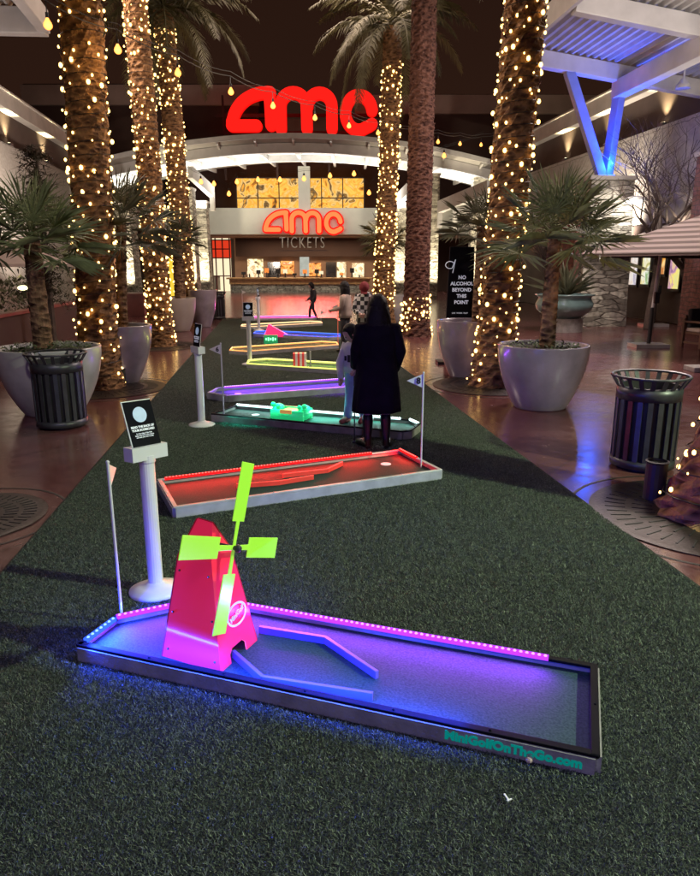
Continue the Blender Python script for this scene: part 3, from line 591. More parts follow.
# obstacles on the far holes
o1 = thing('golf_obstacle', 'hot pink triangular wedge ramp on the deep blue golf hole', 'golf obstacle', gp(276, 336.5, .05), .1)
mb = MB(); mb.add([(-.36, -.15, 0), (.42, -.15, 0), (-.2, -.10, .36), (-.36, .2, 0), (.42, .2, 0), (-.2, .15, .36)], [(0, 1, 2), (3, 5, 4), (1, 4, 5, 2), (0, 2, 5, 3), (0, 3, 4, 1)]); mb.build('ramp', M['pinkacr'], o1)
o1 = thing('golf_obstacle', 'small red and white striped box on the pale yellow golf hole', 'golf obstacle', gp(300, 368, .05), .05)
mb = MB()
for i in range(6):
    mb.mi = i % 2; mb.box((-.11 + i * .044, 0, .15), (.0425, .2, .30))
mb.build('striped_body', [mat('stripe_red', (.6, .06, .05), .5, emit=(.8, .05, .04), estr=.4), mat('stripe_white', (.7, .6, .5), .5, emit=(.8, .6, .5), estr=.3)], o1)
mb = MB(); mb.box((.21, -.03, .17), (.03, .03, .34)); mb.build('post', M['white'], o1)
o1 = thing('golf_obstacle', 'small glowing green box sign between two golf holes', 'golf obstacle', gp(271, 345), .08)
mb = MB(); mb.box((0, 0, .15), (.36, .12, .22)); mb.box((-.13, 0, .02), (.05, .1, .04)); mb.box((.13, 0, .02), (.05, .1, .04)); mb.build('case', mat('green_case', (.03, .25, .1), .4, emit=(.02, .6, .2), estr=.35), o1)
mb = MB()
for i in range(5): mb.box((-.12 + i * .06, -.064, .16), (.036, .006, .09 if i % 2 else .06))
mb.build('display', led_mats['green_dot'], o1)

# flags
def flag(label, base, h, num, col, side=-1, rz=0.0):
    t = thing('golf_flag', label, 'golf flag', (base[0], base[1], base[2]), rz, 'numbered flag sticks on the golf holes')
    mb = MB(); mb.tube([(0, 0, 0), (0, 0, h)], .0085, 8); mb.ball((0, 0, h), .011, 8, 5); mb.build('pole', col, t)
    mb = MB(); fh = .14
    mb.add([(0, 0, h - .01), (side * .16, .012, h - .01 - fh / 2), (0, 0, h - .01 - fh)], [(0, 1, 2)]); f = mb.build('pennant', M['white'], t)
    f.modifiers.new('thick', 'SOLIDIFY').thickness = .003
    if num:
        tm = text_mesh(num, .085, UPRIGHT((side * .048, -.006, h - .01 - fh / 2)), .002, .003); tm.build('number', M['black'], f)
    return t
M['pole_white'] = mat('white_pole', (.7, .7, .72), .4, 0, .05)
flag('flag stick rising from the nearest golf hole, its pennant seen edge on', gp(122, 618, .05), .93, '', M['pole_white'], -1, math.radians(-80))
flag('white flag stick with number eight pennant on the red golf hole', gp(421, 468, .05), .96, '8', M['pole_white'])
flag('white flag stick with pennant at the left end of the teal golf hole', gp(224, 415, .05), .97, '6', M['pole_white'])
flag('flag stick with an orange red pennant beside the couple', gp(338, 346, .05), 1.05, '', M['pole_white'], -1)
bpy.data.objects['golf_flag.003'].children[1].data.materials[0] = mat('orange_pennant', (.8, .2, .1), .6, emit=(1, .15, .08), estr=.3)
flag('distant thin flag stick at left of the far golf holes', gp(243, 318), 1.1, '', M['pole_white'], 1)
flag('short distant flag stick at the right end of the far golf holes', gp(321, 326), .55, '', M['pole_white'], 1)

# rule stands
def sign_stand(label, base, rz, h=1.0, tilt=.38, lean=0.0):
    t = thing('sign_stand', label, 'sign stand', base, rz, 'white posts with scorecard signs')
    mb = MB(); mb.lathe([(.165, 0), (.17, .012), (.165, .03), (.10, .05), (.062, .062), (.05, .075)], 32); mb.build('base', M['white'], t, smooth=True)
    mb = MB(); mb.lathe([(.046, .06), (.046, h - .08), (.052, h - .07), (.052, h - .03)], 20); mb.box((0, 0, h - .01), (.25, .09, .085)); mb.build('post', M['white'], t)
    A = Matrix.Translation((0, -.02, h + .02)) @ Matrix.Rotation(-tilt, 4, 'X') @ Matrix.Scale(.87, 4)
    fr_ = MB(); fr_.box((0, .006, .17), (.235, .006, .34), mtx=A); c = fr_.build('card_back', M['white'], t)
    cd = MB(); cd.box((.003, 0, .168), (.225, .005, .33), mtx=A); c = cd.build('card', M['card'], t)
    F_ = A @ frame((0, -.0045, .235), (1, 0, 0), (0, -1, 0))
    mk = MB(); mk.prism([(.055 * math.cos(2 * PI * i / 24), .055 * math.sin(2 * PI * i / 24)) for i in range(24)], 0, .002, F_); mk.build('logo_disc', M['print_blue'], c)
    tx = MB()
    for s_, z_, sz in (('READ THE BACK OF', .150, .0205), ('YOUR SCORECARD', .127, .0205), ('for the rules of the hole', .103, .013), ('keep your ball on the course', .090, .013), ('and wait your turn to play', .077, .013)):
        tmx = text_mesh(s_, sz, A @ frame((0, -.0045, z_), (1, 0, 0), (0, -1, 0)), .001, .0012 if sz > .02 else .0004); tx.add(tmx.v, tmx.f)
    tx.build('lettering', M['print_white'], c)
    return t
sign_stand('nearest white post with tilted black scorecard sign behind the windmill hole', gp(152, 592), math.radians(52), .92, .30)
bpy.data.objects['sign_stand'].rotation_euler = (-.05, .036, math.radians(52)); bpy.data.objects['sign_stand'].location.x += .03
sign_stand('white post with scorecard sign turned sideways beside the teal golf hole', gp(202, 426), math.radians(-55), 1.0, .15)
sign_stand('white post with black scorecard sign at the yellow golf hole', gp(250, 365), math.radians(4), .98, .1)
sign_stand('farthest white post lit violet near the blue golf hole', gp(259, 331), math.radians(80), 1.05, .1)

# litter
lt = MB(); lt.box((0, 0, .024), (.007, .034, .004), .3); lt.box((.008, -.015, .025), (.022, .006, .003), .5); tag(lt.build('litter_scrap', M['white_litter'], loc=(gp(506, 804).x, gp(506, 804).y, .008)), 'small white bent scrap lying on the turf in front', 'litter')
lt = MB(); lt.ball((0, 0, .02), .017, 8, 5, (1, .8, .9)); tag(lt.build('litter_scrap', mat('pale_crumb', (.6, .45, .38), .8), loc=(gp(528, 764).x, gp(528, 766).y, .010)), 'small pale crumb on the turf below the green web address', 'litter')

# ------------------------------------------------------------------ trash cans
def trash_can(label, base, rz=0.0, r=.30, h=.95):
    t = thing('trash_can', label, 'trash can', base, rz, 'slatted dark metal litter bins')
    mb = MB(); mb.lathe([(r - .03, .05), (r - .02, .06), (r - .02, h - .10)], 32, cap=(True, False)); mb.build('liner', M['black'], t, smooth=True)
    for nm_, pf_ in (('lower_band', [(r - .012, .03), (r + .012, .03), (r + .012, .11), (r - .012, .11)]), ('upper_band', [(r - .012, h - .23), (r + .012, h - .23), (r + .012, h - .10), (r - .012, h - .10)]), ('rim', [(r + .065, h - .015), (r + .08, h), (r + .065, h + .012), (r + .05, h)])):
        mb = MB(); mb.lathe(pf_, 36, cap=(False, False)); mb.build(nm_, M['blackmetal'], t, smooth=True)
    mb = MB(); n = 20
    for i in range(n):
        q = 2 * PI * i / n; A = Matrix.Rotation(q, 4, 'Z')
        mb.box((r + .004, 0, .32 + .1), (.012, .048, h - .33), mtx=A)
        mb.add([(r, -.021, h - .11), (r, .021, h - .11), (r + .07, .021, h), (r + .07, -.021, h), (r + .014, -.021, h - .11), (r + .014, .021, h - .11), (r + .08, .021, h - .005), (r + .08, -.021, h - .005)], [(0, 1, 2, 3), (4, 7, 6, 5), (0, 3, 7, 4), (1, 5, 6, 2)], A)
    mb.build('slats', M['blackmetal'], t)
    mb = MB(); mb.lathe([(r - .06, .0), (r - .06, .04)], 24); mb.build('foot', M['black'], t)
    return t
trash_can('dark slatted litter bin with flared rim in front of the large grey planter', gp(63, 426))
trash_can('dark slatted litter bin with flared rim on the right paving', gp(641, 466), .3)
trash_can('small distant dark litter bin beside the far left of turf', gp(217, 319), .1, .33, 1.05)

# ------------------------------------------------------------------ planters and potted fan palms
def planter(label, base, rt, h, m, foot=.55, rim=.05, low=False):
    t = thing('planter', label, 'planter', base, 0)
    mb = MB()
    if low: prof = [(rt * .55, 0), (rt * .62, .03), (rt * .95, h * .35), (rt * 1.0, h * .6), (rt * .90, h * .82), (rt * .92, h * .9), (rt * 1.02, h * .95), (rt * 1.02, h), (rt * .92, h), (rt * .88, h - .06)]
    else: prof = [(rt * foot, 0), (rt * (foot + .02), .02)] + [(rt * (foot + (1 - foot) * (1 - (1 - s) ** 2.0)), h * s) for s in (.1, .2, .3, .4, .5, .6, .7, .8, .9, .96)] + [(rt, h * .985), (rt, h), (rt - rim, h), (rt - rim, h - .08)]
    mb.lathe(prof, 48, cap=(True, False)); mb.build('bowl', m, t, smooth=True)
    mb = MB(); rs = prof[-1][0] - .003
    mb.lathe([(rs, h - .07), (rs * .6, h - .05), (.05, h - .04)], 32); mb.build('soil', M['soil'], t)
    return t
def ground_cover(label, base, r, n, hmax, m):
    mb = MB(); rnd = random.Random(int(r * 997) + n)
    for i in range(n):
        q = rnd.uniform(0, 2 * PI); d = r * math.sqrt(rnd.random()); x, y = d * math.cos(q), d * math.sin(q); z = rnd.uniform(.0, hmax) * (1 - .5 * d / r); a = rnd.uniform(0, 2 * PI); s = rnd.uniform(.025, .055); tl = rnd.uniform(-.6, .6)
        A = Matrix.Translation((x, y, z)) @ Matrix.Rotation(a, 4, 'Z') @ Matrix.Rotation(tl, 4, 'X')
        mb.add([(-s * .4, 0, 0), (0, -s, .004), (s * .4, 0, 0), (0, s, .01)], [(0, 1, 2, 3)], A)
    o = mb.build('ground_cover', m, loc=base); tag(o, label, 'plant'); return o
def fan_leaf(mb, base, azi, elev, pet, rad, rnd, n=20):
    d = Vector((math.cos(azi) * math.cos(elev), math.sin(azi) * math.cos(elev), math.sin(elev)))
    sag = Vector((0, 0, -pet * .18)); tip = Vector(base) + d * pet + sag
    mb.tube([base, Vector(base) + d * pet * .5, tip], [.012, .009, .007], 4, False)
    side = d.cross(Vector((0, 0, 1)));
    if side.length < .05: side = Vector((1, 0, 0))
    side.normalize(); nrm = side.cross(d).normalized(); rl = rnd.uniform(-.5, .5); side2 = side * math.cos(rl) + nrm * math.sin(rl); nrm = nrm * math.cos(rl) - side * math.sin(rl); side = side2
    for i in range(n):
        a = math.radians(-115 + 230 * i / (n - 1)) + rnd.uniform(-.03, .03); L = rad * (1 - .22 * abs(a) / 2.0) * rnd.uniform(.88, 1.05)
        e = d * math.cos(a) + side * math.sin(a); w = nrm.cross(e).normalized() * (L * .015 + .003); fold = nrm * .10 * L * (1 if i % 2 else .4)
        droop = Vector((0, 0, -1)) * L * rnd.uniform(.05, .22)
        m1 = tip + e * L * .5 + fold * .3; m2 = tip + e * L + droop + fold * .2
        mb.add([tip - w * .3, tip + w * .3, m1 + w, m2, m1 - w], [(0, 1, 2, 3, 4)])
def potted_palm(label, base, th, tr, crown_r, nleaf, seed, m, lean=(0, 0), dead=True, skirt=-.5):
    rnd = random.Random(seed); t = thing('fan_palm', label, 'potted palm', base, 0)
    mb = MB(); k = 14; pts_ = [(lean[0] * (i / k) ** 1.3, lean[1] * (i / k) ** 1.3, th * i / k) for i in range(k + 1)]
    mb.tube(pts_, [tr * (1.15 - .25 * i / k) * rnd.uniform(.94, 1.06) for i in range(k + 1)], 14)
    for i in range(int(th * 90)):        # old leaf bases
        z = rnd.uniform(.05, th); q = rnd.uniform(0, 2 * PI); f = z / th; c = Vector((lean[0] * f ** 1.3, lean[1] * f ** 1.3, z)); r0 = tr * (1.15 - .25 * f) * .9
        d = Vector((math.cos(q), math.sin(q), 0)); s = Vector((-d.y, d.x, 0)) * .03
        mb.add([c + d * r0 - s, c + d * r0 + s, c + d * (r0 + rnd.uniform(.02, .05)) + Vector((0, 0, .07))], [(0, 1, 2)])
    mb.build('trunk', M['pot_trunk'], t)
    cm = MB(); top = Vector(pts_[-1])
    for i in range(nleaf):
        azi = i * 2.39996 + rnd.uniform(-.2, .2); f = (i + .5) / nleaf; elev = math.radians(82) * (1 - f) + skirt * f
        fan_leaf(cm, top + Vector((0, 0, -.08 * f)), azi, elev, crown_r * rnd.uniform(.38, .52), crown_r * rnd.uniform(.52, .64), rnd)
    cm.build('crown', m, t)
    return t
# left large planter + palm
p = gp(55, 412); planter('large pale grey tapered planter behind the left litter bin', (p.x, p.y, 0), .70, .93, M['pot_grey'])
q = (p.x - .06, p.y, .86); potted_palm('broad fan palm with shaggy trunk in the large grey planter at left', q, 1.50, .115, 1.12, 27, 3, M['fan'], skirt=-.22)
ground_cover('leafy ground cover around the palm in the large grey planter', (p.x, p.y, .88), .58, 500, .14, M['moss'])
p = gp(124, 384) + Vector((0, .15, 0)); planter('mauve tapered planter beside the left lit palm trunk', (p.x, p.y, 0), .50, 1.02, M['pot_purple'], .42)
potted_palm('dark fan palm leaning from the mauve planter at left', (p.x, p.y, .95), 1.75, .09, 1.15, 24, 8, M['fan_dark'], (.1, .1))
p = gp(178, 331); planter('tan tapered planter right of the second lit palm trunk', (p.x, p.y, 0), .62, 1.05, M['pot_tan'], .6)
potted_palm('dark compact fan palm in the tan planter', (p.x + .15, p.y, .95), 2.0, .16, 1.05, 26, 9, M['fan_dark'])
p = gp(204, 327); planter('slim brown tapered planter between tan planter and far bin', (p.x, p.y, 0), .48, 1.25, M['pot_purple'], .5)
ground_cover('low leafy plant in the slim brown planter', (p.x, p.y, 1.15), .4, 200, .2, M['moss'])
p = gp(541, 408) + Vector((0, .1, 0)); planter('large mauve grey tapered planter on the right paving', (p.x, p.y, 0), .645, .92, M['pot_purple'], .58)
potted_palm('wide fan palm with reddish trunk in the right front planter', (p.x + .05, p.y, .85), 1.58, .10, 1.22, 27, 21, M['fan'], skirt=-.22)
ground_cover('dry leafy ground cover in the right front planter', (p.x, p.y, .87), .52, 350, .12, M['moss'])
p = gp(464, 377) + Vector((0, .1, 0)); planter('dark mauve planter behind the right lit palm and below the black sign', (p.x, p.y, 0), .52, 1.05, M['pot_purple'], .5)
potted_palm('fan palm with lit fronds behind the black notice sign', (p.x + .24, p.y + .05, .98), 1.72, .10, .92, 22, 34, M['fan_dark'], skirt=-.25)
p = gp(562, 331); planter('low wide celadon glazed bowl planter by the stone pillar', (p.x, p.y, .42), .90, .75, M['pot_teal'], low=True)
mb = MB(); mb.lathe([(.62, 0), (.62, .42)], 24); tag(mb.build('pedestal', M['board'], loc=(p.x, p.y, 0)), 'low grey pedestal under the celadon bowl planter', 'pedestal')
def spiky(label, base, n, L, m, seed, up=.6):
    rnd = random.Random(seed); mb = MB()
    for i in range(n):
        a = rnd.uniform(0, 2 * PI); e = rnd.uniform(.3, 1.4); l = L * rnd.uniform(.6, 1); d = Vector((math.cos(a) * math.cos(e), math.sin(a) * math.cos(e), math.sin(e))); s = Vector((-math.sin(a), math.cos(a), 0)) * L * .035
        mb.add([-s, s, d * l * .6 + s * .8, d * l + Vector((0, 0, -l * .12)), d * l * .6 - s * .8], [(0, 1, 2, 3, 4)])
    o = mb.build('spiky_plant', m, loc=base); return tag(o, label, 'plant')
spiky('dark sword leaved plant in the celadon bowl', (p.x, p.y, 1.1), 60, 1.5, M['fan_dark'], 4)
p = gp(394, 322); planter('pale tapered planter behind the couple by the back palm', (p.x, p.y, 0), .75, 1.0, M['pot_grey'], .6)
potted_palm('dark fan palm in front of the lit back palm trunk', (p.x - .35, p.y, .9), 2.2, .13, 1.15, 26, 51, M['fan_dark'])
# box planters far left
p = gp(123, 318); mb = MB(); bp_ = thing('box_planter', 'low square reddish box planter with shrubs behind the lit palm', 'planter', (p.x - .3, p.y + 2, 0)); mb.box((0, 0, .42), (1.7, 1.7, .84)); mb.box((0, 0, .88), (1.8, 1.8, .08)); mb.build('box', M['maroon'], bp_)
ground_cover('rough dark shrub foliage on the square box planter', (p.x - .3, p.y + 2, .95), .8, 700, .5, M['moss'])
# ------------------------------------------------------------------ palms
fairy_me = {}
def fairy_mesh(r):
    k = round(r, 3)
    if k not in fairy_me: fairy_me[k] = MB().ball((0, 0, 0), r, 6, 4).mesh('fairy_bulb', M['fairy'])
    return fairy_me[k]
def trunk_path(base, top, bow=0.0, k=40):
    base, top = Vector(base), Vector(top); out = []
    for i in range(k + 1):
        f = i / k; p = base.lerp(top, f); p.x += bow * math.sin(PI * f); out.append(p)
    return out
def palm(label, base, top, r0, r1, seed, crown=True, bow=0.0, flare=.35, nfr=30, fl=3.0, crown_label=None):
    rnd = random.Random(seed); t = thing('palm_tree', label, 'palm tree', base, 0)
    H_ = top[2]; pth = trunk_path((0, 0, 0), (top[0] - base[0], top[1] - base[1], H_), bow, max(30, int(H_ * 9)))
    mb = MB(); n = 18; k = len(pth); vs = []; fs = []
    for i, p in enumerate(pth):
        z = p.z; r = r0 + (r1 - r0) * min(1, z / H_) + flare * r0 * math.exp(-z / .45)
        for j in range(n):
            q = 2 * PI * (j + .5 * (i % 2)) / n
            rr = r * (1 + .055 * (1 if (i + j) % 2 else -1) + rnd.uniform(-.03, .03)); vs.append((p.x + rr * math.cos(q), p.y + rr * math.sin(q), z))
    for i in range(k - 1):
        for j in range(n): fs.append((i * n + j, i * n + (j + 1) % n, (i + 1) * n + (j + 1) % n, (i + 1) * n + j))
    fs.append(tuple((k - 1) * n + j for j in range(n))); mb.add(vs, fs)
    # leaf-scar scales
    for i in range(int(H_ * 42)):
        z = rnd.uniform(.3, H_); f = z / H_; c = pth[min(k - 1, int(f * (k - 1)))]; r = (r0 + (r1 - r0) * f) * .98; q = rnd.uniform(0, 2 * PI); d = Vector((math.cos(q), math.sin(q), 0)); s_ = Vector((-d.y, d.x, 0)) * r * .16
        mb.add([c + d * r - s_, c + d * r + s_, c + d * (r + .045) + s_ * .7 + Vector((0, 0, .09)), c + d * (r + .045) - s_ * .7 + Vector((0, 0, .09))], [(0, 1, 2, 3)])
    mb.build('trunk', M['dark_bark'] if 'bare dark' in label else M['palm_trunk'], t)
    if crown:
        cm = MB(); c0 = pth[-1]
        for i in range(nfr):
            azi = i * 2.39996 + rnd.uniform(-.25, .25); f = (i + .5) / nfr; e0 = math.radians(75) * (1 - f) + math.radians(-25) * f; L = fl * rnd.uniform(.85, 1.1); rach = []; p = Vector(c0) + Vector((0, 0, .1)); el = e0; steps = 12
            for s_ in range(steps + 1):
                rach.append(p.copy()); p += Vector((math.cos(azi) * math.cos(el), math.sin(azi) * math.cos(el), math.sin(el))) * (L / steps); el -= (1.25 + .5 * f) / steps * (1.0 if el > -1.35 else 0)
            cm.tube(rach, [.035 - .029 * s_ / steps for s_ in range(steps + 1)], 4, False)
            sv = Vector((-math.sin(azi), math.cos(azi), 0))
            for s_ in range(60):
                u = .12 + .88 * s_ / 60; kf = u * steps; k0 = min(steps - 1, int(kf)); pp = rach[k0].lerp(rach[k0 + 1], kf - k0); tg = (rach[k0 + 1] - rach[k0]).normalized()
                ll = fl * .17 * math.sin(PI * min(1, .15 + u * .83)) ** .6 * rnd.uniform(.8, 1.1)
                for sd_ in (-1, 1):
                    dr = (sv * sd_ + tg * .75 + Vector((0, 0, rnd.uniform(-.5, .15)))).normalized(); w = tg * .016
                    e_ = pp + dr * ll + Vector((0, 0, -ll * .25)); m_ = pp + dr * ll * .55
                    cm.add([pp - w, pp + w, m_ + w * .9, e_, m_ - w * .9], [(0, 1, 2, 3, 4)])
        cm.build('crown', M['frond'], t, label=crown_label)
    return t, pth
def fairy_lights(label, base, pth, r0, r1, H_, seed, per_m, br, zmin=.1, zmax=99, turn=.17, flare=.35):
    rnd = random.Random(seed); t = thing('fairy_lights', label, 'string lights', base, 0, 'fairy lights wound on palm trunks'); k = len(pth); out = []; wire = MB(); wp = []
    z = zmin; q = 0.0; zt = min(zmax, H_)
    while z < zt:
        f = z / H_; c = pth[0].lerp(pth[-1], f) if False else pth[min(k - 1, int(f * (k - 1)))]; r = r0 + (r1 - r0) * f + flare * r0 * math.exp(-z / .45) + .03
        p = Vector((c.x + r * math.cos(q), c.y + r * math.sin(q), z)); wp.append(p)
        if mnoise.noise(p * 1.7) > -.32 and rnd.random() < .95: out.append(p + Vector((rnd.uniform(-.03, .03), rnd.uniform(-.03, .03), rnd.uniform(-.09, .09))))
        dq = 1.0 / per_m / r; q += dq; z += turn * dq / (2 * PI)
    wire.tube(wp, .006, 3, False); wire.build('cord', M['wire'], t)
    cam_l = Vector((0, 0, EYE)) - Vector(base)
    def vis(p):
        f = min(1, p.z / H_); c = pth[min(k - 1, int(f * (k - 1)))]; d = Vector((p.x - c.x, p.y - c.y, 0)); v = Vector((cam_l.x - c.x, cam_l.y - c.y, 0)).normalized()
        return (d.normalized().dot(v) < -.05, p.z + base[2] > 9.5 , rnd.random())
    out.sort(key=vis); me = fairy_mesh(br); sc_ = [rnd.choice((.55, .7, .85, 1.0, 1.15, 1.6)) for _ in out]
    for p, s_ in zip(out[:100], sc_): link_mesh('bulb', me, t, p, (0, 0, 0), (s_, s_, s_ * 1.25))
    rest = MB()
    for p, s_ in zip(out[100:], sc_[100:]): rest.ball(p, br * s_, 6, 4, (1, 1, 1.25))
    if rest.v: tag(rest.build('bulbs_rest', M['fairy'], t), kind='stuff'); t.children[-1].name = 'small_bulbs'
    return t
# left three
def px_palm(xb, Y, xt, yt, rb, rt, **kw):
    b = at(xb, 300, Y); b.z = 0; tp = at(xt, yt, Y); return (b.x, Y, 0), (tp.x, Y, tp.z), rb, rt
b, tp, r0, r1 = px_palm(92, 11.35, 62, -260, .30, .30)
_, pt = palm('thick palm trunk wrapped in lights, leftmost of three on the left', b, tp, r0, r1, 1, True, .05)
fairy_lights('fairy lights spiralling up the thick leftmost palm trunk', b, pt, r0, r1, tp[2], 101, 4.6, .020, zmax=7.0, turn=.19)
b, tp, r0, r1 = px_palm(158, 17.6, 122, -130, .29, .26)
_, pt = palm('tall slim lit palm, middle of the three on the left', b, tp, r0, r1, 2, True, .06)
fairy_lights('fairy lights covering the middle slim palm trunk on the left', b, pt, r0, r1, tp[2], 102, 5.6, .022, zmax=9.6, turn=.155)
b, tp, r0, r1 = px_palm(186, 23.5, 163, 12, .33, .30)
_, pt = palm('lit palm with drooping crown, rightmost of the three on the left', b, tp, r0, r1, 3, True, .04, fl=3.3)
fairy_lights('fairy lights covering the palm trunk behind the tan planter', b, pt, r0, r1, tp[2], 103, 5.0, .026, zmin=.3, zmax=9.2, turn=.17)
# behind, centre right
b, tp, r0, r1 = px_palm(383, 25, 393, 28, .36, .30)
_, pt = palm('lit back palm with drooping crown right of the big red sign', b, tp, r0, r1, 4, True, .02, fl=3.2, nfr=34)
fairy_lights('fairy lights covering the back palm right of the red sign', b, pt, r0, r1, tp[2], 104, 5.0, .027, zmin=.3, zmax=8.6, turn=.18)
b, tp, r0, r1 = px_palm(416, 20.4, 427, -110, .37, .32)
_, pt = palm('bare dark palm trunk with lights only around its foot', b, tp, r0, r1, 5, True, .02, fl=3.4, nfr=34)
fairy_lights('fairy lights bunched around the foot of the bare dark palm', b, pt, r0, r1, tp[2], 105, 8, .026, zmin=.08, zmax=1.15, turn=.17)
# right
b, tp, r0, r1 = px_palm(496, 11.6, 550, -270, .30, .31)
_, pt = palm('thick lit palm leaning right beside the right front planter', b, tp, r0, r1, 6, True, 0, fl=3.0)
fairy_lights('fairy lights spiralling up the thick leaning palm on the right', b, pt, r0, r1, tp[2], 106, 5.0, .020, zmax=7.2, turn=.17)
p = gp(712, 516)
b = (p.x + .12, p.y, 0); tp = (p.x + .75, p.y - .1, 7.0)
_, pt = palm('nearest palm foot with wide flare at the right edge', b, tp, .30, .30, 7, True, 0, flare=.9)
fairy_lights('fairy lights on the flared palm foot at right edge', b, pt, .30, .30, 7.0, 107, 4.6, .016, zmin=.08, turn=.2, flare=.9)
# ground grates
def grate(label, c, r, slots=True):
    t = thing('tree_grate', label, 'tree grate', (c[0], c[1], 0)); mb = MB(); mb.lathe([(r, .002), (r, .010), (r - .04, .014)], 48); mb.build('plate', M['grate'], t)
    if slots:
        mb = MB()
        for ri in (.55, .78):
            n = int(ri * 60)
            for i in range(n): mb.box((r * ri, 0, .016), (r * .17, .014, .006), mtx=Matrix.Rotation(2 * PI * i / n, 4, 'Z'))
        mb.build('slots', M['black'], t)
    mb = MB(); mb.lathe([(r + .14, .003), (r + .15, .005), (r + .165, .003)], 48, cap=(False, False)); mb.build('border', M['wire'], t); return t
grate('round iron grate around the palm foot at right edge', (2.98, 5.25), .95)
grate('round dark iron cover at the left edge of paving', (-3.15, 5.2), .62)
grate('round iron grate under the leftmost lit palm', (-4.15, 11.3), 1.0)
grate('round iron grate at the foot of middle slim lit palm', (-5.0, 17.6), 1.1)
grate('round iron grate under the thick leaning right palm', (2.45, 11.6), 1.0)
# small uplights on the ground
def uplight(label, x, y, aim, power, h=.3):
    p = gp(x, y); t = thing('ground_uplight', label, 'uplight', (p.x, p.y, 0)); mb = MB(); mb.lathe([(.09, 0), (.09, h - .02), (.10, h), (.08, h + .005)], 18, cap=(True, False)); mb.build('housing', M['black'], t)
    mb = MB(); mb.lathe([(.075, h - .015), (.075, h - .01)], 18); mb.build('lens', M['uplight'] if power else M['glass'], t)
    if power: spot((p.x, p.y, h + .03), aim, power, (1, .72, .42), 50, .8, .08)
uplight('small black cylinder uplight beside the left mauve planter', 121, 386, (-4.6, 11.3, 6), 60)
uplight('small black cylinder uplight at foot of middle left palm', 170, 345, (-5.1, 17.6, 7), 90)
uplight('small black cylinder uplight under the right litter bin', 653, 500, (3.3, 5.3, 3), 0, .36)
# ------------------------------------------------------------------ string lights overhead
bulb_me = {}
def pear(r):
    k = round(r, 3)
    if k not in bulb_me:
        bulb_me[k] = MB().lathe([(r * .25, r * 1.5), (r * .45, r * 1.1), (r * .85, r * .45), (r, -.05 * r), (r * .9, -.5 * r), (r * .5, -.9 * r), (r * .1, -1.02 * r)], 14).mesh('bulb_glass', M['bulb'])
    return bulb_me[k]
def strand(label, items, rad, power, drop, r_scale=1.0):
    P0 = at(*items[0]); t = thing('string_lights', label, 'string lights', P0, 0, 'cafe lights strung over the plaza'); pts_ = []
    for (x, y, Y) in items:
        p = at(x, y, Y) - P0; r = rad
        link_mesh('bulb', pear(r), t, p)
        s = MB(); s.tube([(0, 0, r * 1.4), (0, 0, r * 2.5)], r * .38, 8); s.tube([(0, 0, r * 2.4), (0, 0, r * 2.4 + drop)], .006, 4); so = s.build('socket', M['wire'], t.children[-1])
        pts_.append(p + Vector((0, 0, r * 2.4 + drop)))
        if power: point(at(x, y, Y) - Vector((0, 0, r * 1.6)), power, (1, .6, .22), .05)
    full = []
    ext = [pts_[0] + (pts_[0] - pts_[1]) * 1.0 + Vector((0, 0, .25))] + pts_ + [pts_[-1] + (pts_[-1] - pts_[-2]) * 1.5 + Vector((0, 0, .3))]
    for a, b2 in zip(ext[:-1], ext[1:]):
        for i in range(6):
            f = i / 6; full.append(a.lerp(b2, f) - Vector((0, 0, .06 * 4 * f * (1 - f))))
    mb = MB(); mb.tube(full, .008, 5, False); mb.tube([p + Vector((0, .05, .09)) for p in full], .006, 5, False); mb.build('cable', M['wire'], t)
xs = [(48, 25), (118, 50), (178, 73), (231, 92), (273, 106), (315, 118), (349, 126), (378, 133), (413, 139), (438, 142), (460, 144), (481, 145)]
strand('long strand of amber bulbs sloping from upper left across the big red sign', [(x, y, 9.5 + 16.5 * i / 11) for i, (x, y) in enumerate(xs)], .056, 13, .14)
xs = [(201, 182), (214, 184), (229, 194), (237, 182), (258, 180), (280, 180), (304, 179), (330, 176), (354, 174), (369, 193), (383, 173), (413, 164), (444, 156)]
strand('distant strand of amber bulbs below the curved canopy', [(x, y, 40) for x, y in xs], .12, 0, .15)

# ------------------------------------------------------------------ cinema front
FX = -3.5                                               # axis of the facade
cin = thing('cinema_building', 'dark cinema building behind the curved canopy with pale fascia and lit mural', 'building', (FX, 58, 0))
mb = MB(); mb.box((0, 8, 7), (44, 14, 14)); 
bdy = MB()
bdy.box((-13.5, 9.5, 8.2), (19, 15, 16.4)); bdy.box((14.5, 9.5, 7.8), (21, 15, 15.6)); bdy.box((0, 9.6, 6.9), (7.98, 15, 13.8)); bdy.box((0, 2.55, 8.6), (27, 1, 3.4)); bdy.build('wall', M['wall_dark'], cin)
pp_ = MB(); pp_.box((-13.5, 1.9, 15.5), (19.2, .5, 1.5)); pp_.box((14.5, 1.9, 14.8), (21.2, .5, 1.4)); pp_.build('parapet', M['parapet'], cin)
fs_ = MB(); fs_.box((1.5, -3.0, 5.42), (27, 1.0, 1.95)); fs_.build('fascia', M['fascia'], cin, bevel=.02)
bh = MB(); bh.box((1.6, 1.2, 3.62), (15.5, .3, 1.5)); bh.build('bulkhead', M['wall_dark'], cin)
so = MB(); so.box((1.5, -.4, 4.40), (27, 4.2, .08)); so.build('soffit', M['lobby'], cin)
